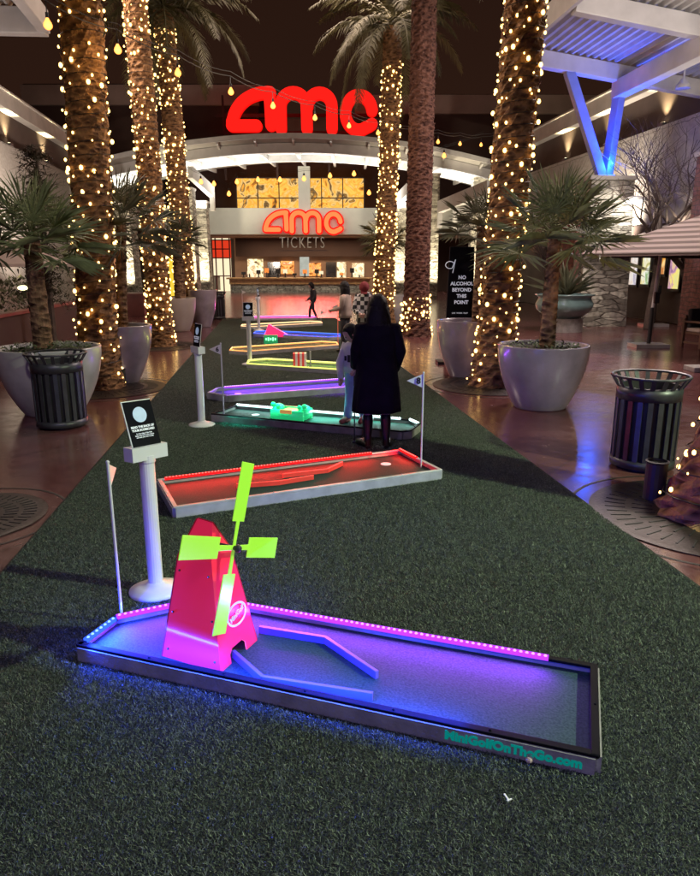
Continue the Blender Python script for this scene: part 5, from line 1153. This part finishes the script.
# black notice sign
p = at(460, 300, 14.4); t = thing('notice_sign', 'tall black NO ALCOHOL BEYOND THIS POINT sign behind the dark planter', 'sign', (p.x, 14.4, 0), .0)
mb = MB(); mb.box((0, 0, 1.20), (.60, .07, 2.40), top=(.84, 1)); mb.build('panel', M['card'], t, bevel=.006); mb = MB(); mb.box((0, 0, .03), (.9, .5, .06)); mb.build('base_plate', M['black'], t)
for i, w_ in enumerate(('NO', 'ALCOHOL', 'BEYOND', 'THIS', 'POINT')):
    z = at(462, 277.5 + i * 6.2, 14.4).z; tm = text_mesh(w_, .10, UPRIGHT((.02, -.042, z)), .003, .004); tm.build('lettering', M['print_white'], t)
tm = text_mesh('LIVE  WORK  PLAY', .04, UPRIGHT((0, -.042, at(462, 313, 14.4).z)), .002, .0008); tm.build('small_print', M['print_white'], t)
sw = MB(); c0 = at(450, 265, 14.35) - Vector((p.x, 14.4, 0)); sw.tube([c0 + Vector((.09 * math.cos(a_ / 4), 0, .07 * math.sin(a_ / 4))) for a_ in range(0, 22)] + [c0 + Vector((.11, 0, .11)), c0 + Vector((.06, 0, -.16))], .009, 5); sw.build('swirl_mark', M['print_white'], t)

# ------------------------------------------------------------------ bare trees and feathery tree
def bare_tree(label, base, h, seed, depth=5, spread=.55):
    rnd = random.Random(seed); t = thing('bare_tree', label, 'tree', base); tk_ = MB(); cr_ = MB()
    def grow(p, d, L, r, dep):
        n = 5; pts_ = [p.copy()]; rr = [r]; dd = d.copy()
        for i in range(n):
            dd = (dd + Vector((rnd.uniform(-.2, .2), rnd.uniform(-.2, .2), .04))).normalized(); pts_.append(pts_[-1] + dd * L / n); rr.append(r * (1 - .45 * (i + 1) / n))
        (tk_ if dep >= depth - 0 else cr_).tube(pts_, rr, 6 if dep > 2 else 3, False)
        if dep > 0:
            for _ in range(3 if dep < depth else 4):
                a_ = rnd.uniform(0, 2 * PI); ax = Vector((math.cos(a_), math.sin(a_), 0)); nd = (dd * (1 - spread * .3) + ax * spread * rnd.uniform(.45, 1.1) + Vector((0, 0, .05))).normalized(); k = rnd.choice((3, 4, 5)); grow(pts_[k], nd, L * rnd.uniform(.55, .85), rr[k] * .80, dep - 1)
    grow(Vector((0, 0, 0)), Vector((.02, 0, 1)), h * .38, .17, depth)
    tk_.build('trunk', M['bare'], t); cr_.build('crown', M['bare'], t); return t
p = at(651, 300, 22.5); bare_tree('leafless branching tree against the pale right wall', (p.x, 22.5, 0), 8.6, 5, 5, .95)
p = at(690, 300, 22.6); bare_tree('slender leafless tree near the right edge of the wall', (p.x, 22.6, 0), 8.6, 9, 5, .8)
p = at(557, 300, 26); bare_tree('small pale leafless tree lit behind the celadon bowl', (p.x, 26.5, 0), 4.6, 13, 5, .6)
def feathery(label, base, h, w, seed):
    rnd = random.Random(seed); t = thing('feathery_tree', label, 'tree', base); mb = MB(); mb.tube([(0, 0, 0), (.05, 0, h * .5), (.1, 0, h * .96)], [.12, .08, .02], 8); mb.build('trunk', M['bare'], t); cm = MB()
    for i in range(300):
        z = h * (.25 + .72 * rnd.random()); q = rnd.uniform(0, 2 * PI); d = Vector((math.cos(q), math.sin(q), rnd.uniform(-.1, .5))).normalized(); L = w * (1.15 - z / h) * rnd.uniform(.35, 1.0); p0 = Vector((.05, 0, z))
        s = Vector((-d.y, d.x, 0)) * .02
        for j in range(16):
            f = j / 16; c = p0 + d * L * f + Vector((0, 0, -.18 * L * f * f)); e = c + (d * .4 + Vector((rnd.uniform(-1, 1), rnd.uniform(-1, 1), rnd.uniform(-.8, .5)))) * .15
            cm.add([c - s, c + s, e], [(0, 1, 2)])
    cm.build('crown', M['conifer'], t)
feathery('dark feathery tree behind the leftmost lit palm and left wall', (at(48, 300, 16).x, 16, 0), 4.7, 2.3, 3)

# ------------------------------------------------------------------ people
def skin_mesh(J, E, fingers=(), sub=2):
    """J: list of (pos, rx, ry); E: edges; first joint is the root. Returns (verts, faces) of one continuous body"""
    me = bpy.data.meshes.new('body'); me.from_pydata([j[0] for j in J], E, []); o = bpy.data.objects.new('body', me); COL.objects.link(o)
    m = o.modifiers.new('skin', 'SKIN'); m.use_smooth_shade = True
    if not me.skin_vertices: me.skin_vertices.new(name='')
    for i, j in enumerate(J): me.skin_vertices[0].data[i].radius = (j[1], j[2]); me.skin_vertices[0].data[i].use_root = (i == 0)
    s = o.modifiers.new('sub', 'SUBSURF'); s.levels = sub; s.render_levels = sub
    dg = bpy.context.evaluated_depsgraph_get(); em = bpy.data.meshes.new_from_object(o.evaluated_get(dg)); vs = [tuple(v.co) for v in em.vertices]; fs = [tuple(p.vertices) for p in em.polygons]
    bpy.data.objects.remove(o); bpy.data.meshes.remove(em); return vs, fs
def head_shape(mb, c, r, yaw, pitch):
    """head about c, facing local -y before yaw; with brow, nose and chin"""
    A = Matrix.Translation(c) @ Matrix.Rotation(yaw, 4, 'Z') @ Matrix.Rotation(pitch, 4, 'X'); k = len(mb.v); mb.ball((0, 0, 0), 1, 18, 14)
    for i in range(k, len(mb.v)):
        x, y, z = mb.v[i]; w = 1 - .22 * max(0, -z) ** 1.3; fx, fy, fz = x * .78 * w, y * .95 * (1 - .08 * max(0, -z)), z * 1.18
        if y < 0 and abs(x) < .28 and -.35 < z < .15: fy -= .14 * (1 - abs(x) / .28) * (1 - abs(z + .15) / .35 if abs(z + .15) < .35 else 0)
        if y < -.4 and -.05 < z < .25 and .15 < abs(x) < .6: fy += .05
        mb.v[i] = tuple(A @ Vector((fx * r, fy * r, fz * r)))
    for s in (-1, 1): mb.ball(A @ Vector((s * .78 * r, .05 * r, -.05 * r)), r * .2, 6, 5, (.5, 1, 1.2))
    return A
def hand(mb, wrist, d, palm, s=1.0, curl=.9):
    """five bent fingers on a palm; d points along the hand, palm is the palm normal"""
    d = Vector(d).normalized(); n = Vector(palm); n = (n - d * n.dot(d)).normalized(); sd_ = d.cross(n); w = Vector(wrist)
    mb.tube([w - d * .02 * s, w + d * .03 * s, w + d * .085 * s], [.024 * s, .032 * s, .030 * s], 8)
    for i, (off, L) in enumerate(((-.030, .068), (-.010, .078), (.010, .074), (.029, .058))):
        p0 = w + d * .075 * s + sd_ * off * s; a1 = d * math.cos(curl * .5) + n * math.sin(curl * .5); a2 = d * math.cos(curl * 1.4) + n * math.sin(curl * 1.4); a3 = d * math.cos(curl * 2.2) + n * math.sin(curl * 2.2)
        p1 = p0 + a1 * L * .45 * s; p2 = p1 + a2 * L * .32 * s; p3 = p2 + a3 * L * .25 * s; mb.tube([p0, p1, p2, p3], [.010 * s, .0095 * s, .008 * s, .006 * s], 6)
    t0 = w + d * .03 * s - sd_ * .028 * s; t1 = t0 + (d * .6 - sd_ * .55 + n * .5).normalized() * .04 * s; mb.tube([t0, t1, t1 + (d * .7 + n * .6).normalized() * .03 * s], [.013 * s, .011 * s, .008 * s], 6)
def figure(label, loc, rz, J):
    """J: dict of joints for an adult facing local -y. Makes body; returns (thing, joints)"""
    t = thing('person', label, 'person', loc, rz)
    order = ['pelvis', 'waist', 'chest', 'neck', 'headb', 'shL', 'elL', 'wrL', 'shR', 'elR', 'wrR', 'hipL', 'knL', 'anL', 'toL', 'hipR', 'knR', 'anR', 'toR']
    k = J['s']; rad = dict(pelvis=(.155, .12), waist=(.13, .10), chest=(.15, .11), neck=(.052, .055), headb=(.06, .07), shL=(.06, .06), elL=(.042, .042), wrL=(.028, .026), hipL=(.085, .085), knL=(.058, .06), anL=(.038, .04), toL=(.038, .028))
    V = []
    for nme in order: r = rad.get(nme) or rad[nme[:-1] + 'L']; V.append((Vector(J[nme]), r[0] * k, r[1] * k))
    ix = {n_: i for i, n_ in enumerate(order)}; E = [('pelvis', 'waist'), ('waist', 'chest'), ('chest', 'neck'), ('neck', 'headb'), ('chest', 'shL'), ('shL', 'elL'), ('elL', 'wrL'), ('chest', 'shR'), ('shR', 'elR'), ('elR', 'wrR'), ('pelvis', 'hipL'), ('hipL', 'knL'), ('knL', 'anL'), ('anL', 'toL'), ('pelvis', 'hipR'), ('hipR', 'knR'), ('knR', 'anR'), ('anR', 'toR')]
    vs, fs = skin_mesh(V, [(ix[a_], ix[b_]) for a_, b_ in E]); mb = MB(); mb.add(vs, fs)
    A = head_shape(mb, Vector(J['head']), .118 * (k * .6 + .4), J.get('yaw', 0), J.get('pitch', 0))
    for s in 'LR':
        w = Vector(J['wr' + s]); e = Vector(J['el' + s]); hand(mb, w, J.get('hd' + s, w - e), J.get('pn' + s, (1 if s == 'L' else -1, 0, 0)), k, J.get('curl', 1.0))
    mb.build('body', M['skin'], t, smooth=True)
    return t, A
def sleeve(mb, pts_, rr, n=10): mb.tube(pts_, rr, n)
def limb(J, s, names, r): return [Vector(J[n_ + s]) for n_ in names], r
def cloth_rings(name, m, t, rr, n=36, fold=.03, seed=1, bottom_fold=.06, twist=0.0):
    """trunk garment: elliptical rings top to hem with soft folds deepening to the hem"""
    rnd = random.Random(seed); ph = [rnd.uniform(0, 6.28) for _ in range(4)]; mb = MB(); N_ = len(rr)
    def fn(i, q): f = i / (N_ - 1); return 1 + fold * (.3 + f) * math.sin(5 * q + ph[0] + i * .25) * .5 + bottom_fold * f * f * math.sin(9 * q + ph[1] + i * .1) * .5 + .012 * math.sin(13 * q + i * 1.3 + ph[2])
    mb.rings(list(reversed(rr)) if rr[0][2] < rr[-1][2] else rr, n, (True, True), fn); mb.f = [tuple(reversed(f)) for f in mb.f]
    return mb
def eyes(A, r, t):
    for s in (-1, 1):
        mb = MB(); mb.ball(A @ Vector((s * .30 * r, -.80 * r, .05 * r)), r * .10, 8, 6); mb.build('eye', M['black'], t)
def std(k, **kw):
    """upright adult joints for stature scale k (k=1 -> 1.68 m)"""
    J = dict(s=k, pelvis=(0, 0, .90), waist=(0, 0, 1.05), chest=(0, .01, 1.26), neck=(0, .01, 1.42), headb=(0, -.005, 1.50), head=(0, -.02, 1.555), shL=(.165, .01, 1.36), elL=(.22, .03, 1.08), wrL=(.22, -.03, .84), shR=(-.165, .01, 1.36), elR=(-.22, .03, 1.08), wrR=(-.22, -.03, .84),
             hipL=(.09, 0, .86), knL=(.10, -.01, .48), anL=(.10, .02, .09), toL=(.11, -.13, .035), hipR=(-.09, 0, .86), knR=(-.10, -.01, .48), anR=(-.10, .02, .09), toR=(-.11, -.13, .035))
    for n_ in list(J):
        if isinstance(J[n_], tuple): J[n_] = tuple(v * k for v in J[n_])
    J.update(kw); return J

# 1. woman in the black coat, seen from behind (faces away: rz = pi)
J = std(1.0, wrL=(.23, -.12, .90), elL=(.23, .02, 1.10), wrR=(-.22, -.16, .86), elR=(-.25, .0, 1.08), anL=(.105, .03, .09), toL=(.19, -.10, .035), anR=(-.105, .03, .09), toR=(-.17, -.12, .035), yaw=.1, pitch=.12)
# local x mirrors when turned: her left hand is at picture left
wo, A = figure('woman seen from behind in long black coat, black boots and long dark hair', (.30, 7.42, TURF_Z), PI + .1, J)
r_ = [(0, .012, 1.435, .075, .07), (0, .012, 1.40, .15, .095), (0, .012, 1.34, .205, .125), (0, .012, 1.22, .215, .14), (0, .01, 1.05, .205, .14), (0, .0, .92, .225, .16), (0, 0, .78, .245, .175), (0, 0, .64, .262, .185), (0, 0, .50, .272, .192), (0, 0, .42, .275, .195), (0, 0, .425, .24, .17)]
mb = cloth_rings('coat', M['coat'], wo, r_, 44, .04, 4, .09)
for s in 'LR':
    a_, b_, c_ = (Vector(J[n_ + s]) for n_ in ('sh', 'el', 'wr')); mb.tube([a_ + Vector((0, 0, .03)), a_, a_.lerp(b_, .5), b_, b_.lerp(c_, .5), c_ + (c_ - b_).normalized() * -.01], [.06, .085, .078, .072, .064, .058], 12)
mb.build('coat', M['coat'], wo, smooth=True)
def hair_long(t, A, r, zlen, width, seed, m=M['hair'], back=.0):
    """hair cap with a long fall down the back (+y of the head)"""
    mb = MB(); k0 = 0; mb.ball((0, .10, .16), 1, 22, 14, (.94, 1.03, 1.16)); rnd = random.Random(seed)
    mb.v = [v if not (v[1] < -.50 and v[2] < .62) else (v[0], -.50, v[2]) for v in mb.v]
    mb.v = [tuple(Vector(v) * (1 + .02 * math.sin(9 * v[0] + 3 * v[2]))) for v in mb.v]
    mb.rings([(0, .18, .35, .80, .72), (0, .28, 0, .98, .82), (0, .34, -.5, 1.04, .78), (0, .40, -1.0, width, .62), (0, .46, -zlen * .7, width * 1.05, .52), (0, .48, -zlen * .92, width * .92, .44), (0, .48, -zlen, width * .6, .3)], 34, (True, True), lambda i, q: 1 + .04 * math.sin(11 * q + i) + .025 * math.sin(23 * q + 2 * i))
    B_ = A @ Matrix.Scale(r, 4); mb.v = [tuple(B_ @ Vector(v)) for v in mb.v]; mb.build('hair', m, t, smooth=True)
hair_long(wo, A, .118, 2.9, 1.12, 3)
for s in 'LR':
    k_, a_, o_ = Vector(J['kn' + s]), Vector(J['an' + s]), Vector(J['to' + s]); mb = MB(); mb.tube([k_ + Vector((0, 0, -.11)), k_.lerp(a_, .4), k_.lerp(a_, .7), a_ + Vector((0, .01, 0)), a_ + Vector((0, .015, -.06))], [.060, .064, .052, .040, .046], 14)
    mb.tube([a_ + Vector((0, .03, -.045)), a_.lerp(o_, .5) + Vector((0, 0, -.01)), o_ + Vector((0, -.03, 0)), o_ + Vector((0, -.06, -.008))], [.043, .045, .038, .018], 12); mb.box((a_.x, a_.y + .035, .018), (.055, .05, .036)); mb.build('boot', M['boot'], wo, smooth=False)
# putter held by her
wm_ = Matrix.Translation(wo.location) @ Matrix.Rotation(PI + .1, 4, 'Z'); hp = wm_ @ (Vector(J['wrL']) + Vector((.0, -.05, -.06)))
hp = wm_ @ Vector((.232, -.165, .86))
pt_ = thing('golf_putter', 'thin upright putter in the hand of the black coated woman', 'putter', (hp.x, hp.y, TURF_Z)); mb = MB(); mb.tube([(0, 0, .03), (0, 0, .70)], .008, 8); mb.build('shaft', M['blackmetal'], pt_); mb = MB(); mb.tube([(0, 0, .68), (0, 0, .96)], .013, 8); mb.build('grip', M['black'], pt_); mb = MB(); mb.box((.03, 0, .018), (.11, .03, .028)); mb.build('head', M['blackmetal'], pt_, bevel=.005)

# 2. child standing on the far side of the teal hole
k = .74
J = std(k, yaw=-.95, pitch=.55, head=(-.03, -.11, 1.545 * k), headb=(-.01, -.06, 1.49 * k), neck=(0, -.03, 1.41 * k), chest=(0, -.02, 1.26 * k), wrL=(.12, -.26, .80 * k), elL=(.19, -.06, 1.03 * k), wrR=(-.10, -.27, .80 * k), elR=(-.2, -.06, 1.03 * k), anL=(.09, .06, .085 * k), anR=(-.10, -.04, .085 * k), toL=(.10, -.09, .03), toR=(-.13, -.17, .03))
ch, A = figure('child in white sweater and light jeans bending over the teal golf hole', (.075, 8.50, .055), math.radians(-20), J)
mb = cloth_rings('sweater', M['sweat'], ch, [(0, -.02, 1.43 * k, .06, .055), (0, -.02, 1.39 * k, .12, .085), (0, -.02, 1.32 * k, .165, .11), (0, -.01, 1.15 * k, .16, .115), (0, 0, .98 * k, .16, .12), (0, 0, .88 * k, .16, .12), (0, 0, .87 * k, .13, .1)], 30, .03, 7)
for s in 'LR': a_, b_, c_ = (Vector(J[n_ + s]) for n_ in ('sh', 'el', 'wr')); mb.tube([a_, a_.lerp(b_, .5), b_, b_.lerp(c_, .5), c_], [.062, .055, .05, .043, .036], 10)
sw_ = mb.build('sweater', M['sweat'], ch, smooth=True)
mb = MB(); mb.box((-.05, -.128, 1.13 * k), (.035, .004, .09)); mb.box((.0, -.132, 1.16 * k), (.04, .004, .03)); mb.box((-.10, -.108, 1.13 * k), (.03, .004, .06)); mb.build('print', M['black'], sw_)
mb = MB()
for s in 'LR': a_, b_, c_ = (Vector(J[n_ + s]) for n_ in ('hip', 'kn', 'an')); mb.tube([a_ + Vector((0, 0, .06)), a_, a_.lerp(b_, .5), b_, b_.lerp(c_, .5), c_ + Vector((0, 0, .0))], [.085, .088, .076, .064, .058, .056], 12)
mb.build('jeans', M['jean_light'], ch, smooth=True)
mb = MB(); mb.ball((0, .14, .20), 1, 20, 12, (.95, 1.02, 1.12)); mb.v = [v if not (v[1] < -.42 and v[2] < .55) else (v[0], -.42, v[2]) for v in mb.v]; mb.rings([(0, .3, .1, .92, .7), (0, .32, -.6, .8, .55), (0, .3, -.8, .6, .4)], 20); B_ = A @ Matrix.Scale(.118 * (k * .6 + .4), 4); mb.v = [tuple(B_ @ Vector(v)) for v in mb.v]; mb.build('hair', M['hair'], ch, smooth=True); eyes(A, .118 * (k * .6 + .4), ch)
for s in 'LR': a_, o_ = Vector(J['an' + s]), Vector(J['to' + s]); mb = MB(); mb.tube([a_ + Vector((0, .03, -.02)), a_.lerp(o_, .5), o_ + Vector((0, -.03, .005))], [.042, .04, .03], 10); mb.build('shoe', M['shoe'], ch, smooth=True)

# 3. woman in tan jacket (faces picture left, away)
k = .98
J = std(k, yaw=-.6, wrL=(.14, -.26, 1.02 * k), elL=(.2, -.02, 1.08 * k), wrR=(-.14, -.28, 1.02 * k), elR=(-.21, -.02, 1.08 * k))
tw_, A = figure('woman with long dark hair, tan jacket and dark trousers beside the plaid man', (at(345, 300, 16.2).x, 16.2, TURF_Z), math.radians(-110), J)
mb = cloth_rings('j', M['tan_knit'], tw_, [(0, .01, 1.42 * k, .07, .065), (0, .01, 1.38 * k, .14, .095), (0, .01, 1.30 * k, .20, .13), (0, .01, 1.1 * k, .195, .14), (0, 0, .92 * k, .20, .15), (0, 0, .84 * k, .20, .15), (0, 0, .84 * k, .15, .12)], 30, .04, 9)
for s in 'LR': a_, b_, c_ = (Vector(J[n_ + s]) for n_ in ('sh', 'el', 'wr')); mb.tube([a_, a_.lerp(b_, .5), b_, b_.lerp(c_, .5), c_], [.078, .068, .06, .052, .045], 10)
mb.build('jacket', M['tan_knit'], tw_, smooth=True)
def trousers(t, J, m, k, w=1.0):
    mb = MB(); mb.rings([(0, 0, .98 * k, .15 * k, .11 * k), (0, 0, .90 * k, .17 * k, .125 * k), (0, 0, .80 * k, .16 * k, .115 * k)], 20)
    for s in 'LR': a_, b_, c_ = (Vector(J[n_ + s]) for n_ in ('hip', 'kn', 'an')); mb.tube([a_ + Vector((0, 0, .04)), a_.lerp(b_, .5), b_, b_.lerp(c_, .5), c_ + Vector((0, 0, -.03))], [.098 * k * w, .085 * k * w, .072 * k * w, .066 * k * w, .06 * k * w], 12)
    mb.build('trousers', m, t, smooth=True)
    for s in 'LR': a_, o_ = Vector(J['an' + s]), Vector(J['to' + s]); mb = MB(); mb.tube([a_ + Vector((0, .04, -.05)), a_.lerp(o_, .5), o_ + Vector((0, -.04, .005))], [.045, .048, .034], 10); mb.build('shoe', M['boot'], t, smooth=True)
trousers(tw_, J, M['pants'], k); hair_long(tw_, A, .118, 3.4, 1.0, 5)
# 4. man in plaid shirt and dark red cap, looking down
k = 1.02
J = std(k, yaw=.2, pitch=.75, head=(0, -.16, 1.50 * k), headb=(0, -.10, 1.46 * k), neck=(0, -.05, 1.40 * k), chest=(0, -.03, 1.25 * k), wrL=(.05, -.30, .98 * k), elL=(.24, -.08, 1.06 * k), wrR=(-.06, -.31, .98 * k), elR=(-.24, -.08, 1.06 * k))
pm_, A = figure('man in black and white plaid shirt and dark red cap looking down', (at(366, 300, 15.0).x, 15.0, TURF_Z), math.radians(-15), J)
mb = cloth_rings('s', M['plaid'], pm_, [(0, -.03, 1.43 * k, .075, .07), (0, -.03, 1.39 * k, .15, .10), (0, -.02, 1.31 * k, .225, .14), (0, -.01, 1.1 * k, .215, .15), (0, 0, .9 * k, .205, .15), (0, 0, .80 * k, .21, .155), (0, 0, .80 * k, .16, .12)], 30, .04, 12)
for s in 'LR': a_, b_, c_ = (Vector(J[n_ + s]) for n_ in ('sh', 'el', 'wr')); mb.tube([a_, a_.lerp(b_, .5), b_, b_.lerp(c_, .5), c_], [.085, .076, .068, .058, .048], 10)
mb.build('shirt', M['plaid'], pm_, smooth=True); trousers(pm_, J, M['pants'], k, 1.1)
mb = MB(); mb.ball((0, .08, .28), 1, 18, 10, (.92, 1.08, 1.0)); mb.v = [(v[0], v[1], max(v[2], .25)) for v in mb.v]; mb.box((0, -1.15, .30), (1.1, .75, .07)); B_ = A @ Matrix.Scale(.122, 4); mb.v = [tuple(B_ @ Vector(v)) for v in mb.v]; mb.build('cap', M['cap'], pm_, smooth=False); eyes(A, .118, pm_)
mb = MB(); mb.rings([(0, .25, .25, .86, .85), (0, .28, -.3, .82, .72), (0, .3, -.55, .66, .5)], 20); mb.v = [tuple(B_ @ Vector(v)) for v in mb.v]; mb.build('hair', M['hair'], pm_, smooth=True)
# 5. slim figure in black at the far end, walking
k = .84
J = std(k, yaw=.0, pitch=.35, head=(0, -.07, 1.55 * k), anL=(.07, -.16, .09 * k), knL=(.08, -.14, .48 * k), toL=(.08, -.30, .03), anR=(-.07, .16, .10 * k), knR=(-.08, .02, .48 * k), toR=(-.08, .03, .03), wrL=(.20, -.12, .85 * k), wrR=(-.2, -.18, .9 * k))
fk, A = figure('slim person in black top and trousers walking at far end of the turf', (at(313, 300, 26.6).x, 26.6, 0), math.radians(-75), J)
mb = cloth_rings('s', M['pants'], fk, [(0, .01, 1.42 * k, .06, .06), (0, .01, 1.38 * k, .13, .09), (0, .01, 1.30 * k, .18, .12), (0, .01, 1.1 * k, .165, .12), (0, 0, .9 * k, .165, .13), (0, 0, .89 * k, .13, .1)], 26, .04, 14)
for s in 'LR': a_, b_, c_ = (Vector(J[n_ + s]) for n_ in ('sh', 'el', 'wr')); mb.tube([a_, a_.lerp(b_, .5), b_, b_.lerp(c_, .5), c_], [.07, .06, .052, .046, .038], 10)
mb.build('top', M['pants'], fk, smooth=True); trousers(fk, J, M['pants'], k, .85); hair_long(fk, A, .106, 1.2, .9, 6)

# ------------------------------------------------------------------ remaining plaza lights: added fills, the right flood, palm uplights
spot((-1.2, 1.5, 6.0), (-4.4, 10, 1.7), 700, (1, .93, .84), 50, 1, .2); spot((.8, 1.5, 6.0), (2.9, 9.9, 1.7), 700, (1, .90, .86), 46, 1, .2)  # added spots brightening the two front potted palms
for x_ in (-19, 11.5): area((x_, 52, 13), (x_, 59, 15.4), 12, .5, 60, (1, .72, .58))  # added lamps lifting the cinema parapets
spot((8.0, 1.6, 6.0), (2.9, 3.9, 0), 4700, (.80, 1, .60), 74, 1, .12)          # path flood on the right
spot((-3.0, -3.5, 6.5), (-.8, 4.5, 0), 520, (.44, .36, 1), 80, .9, .4); spot((.2, -2.2, 5.0), (.2, 2.2, 0), 430, (.48, .44, 1), 74, 1, .3)  # added violet spots tinting the front turf
area((7, 16, 9), (3.5, 13, 0), 3, 3, 1900, (1, .82, .76))  # this and the next two: added overhead fill for the plaza
area((-8, 15, 9), (-5, 12, 0), 3, 3, 1900, (1, .78, .66))
area((0, 24, 11), (-1, 18, 0), 4, 4, 700, (1, .76, .60))
spot((-10.5, 19, 2.5), (-13.3, 23, 5.5), 2900, (1, .83, .66), 130, 1, .3); spot((-11.5, 27, 2.5), (-14.2, 30, 5.5), 2600, (1, .87, .74), 130, 1, .3)  # added spots brightening the left shop wall
spot((11.0, 22.4, 2.8), (12.1, 25.2, 6.2), 3200, (1, .88, .72), 130, 1, .3); spot((10.3, 28, 2.8), (11.2, 31, 6.2), 3400, (1, .88, .72), 130, 1, .3); spot((11.6, 18.5, 3.2), (12.9, 20.5, 6.2), 2200, (1, .88, .72), 120, 1, .3)  # added spots brightening the right shop wall
spot((4.0, 8.0, .2), (2.7, 11.6, 5), 90, (1, .62, .34), 60, .8)
spot((2.4, 19.0, .2), (1.9, 20.4, 6), 70, (1, .5, .4), 50, .8)
area((0, 26, 3.0), (0, 30, 9), 14, 2, 190, (1, .60, .36))                         # glow of the light strings on the palm crowns
area((0, 14, 4.0), (0, 15, 9), 10, 4, 100, (1, .62, .40))
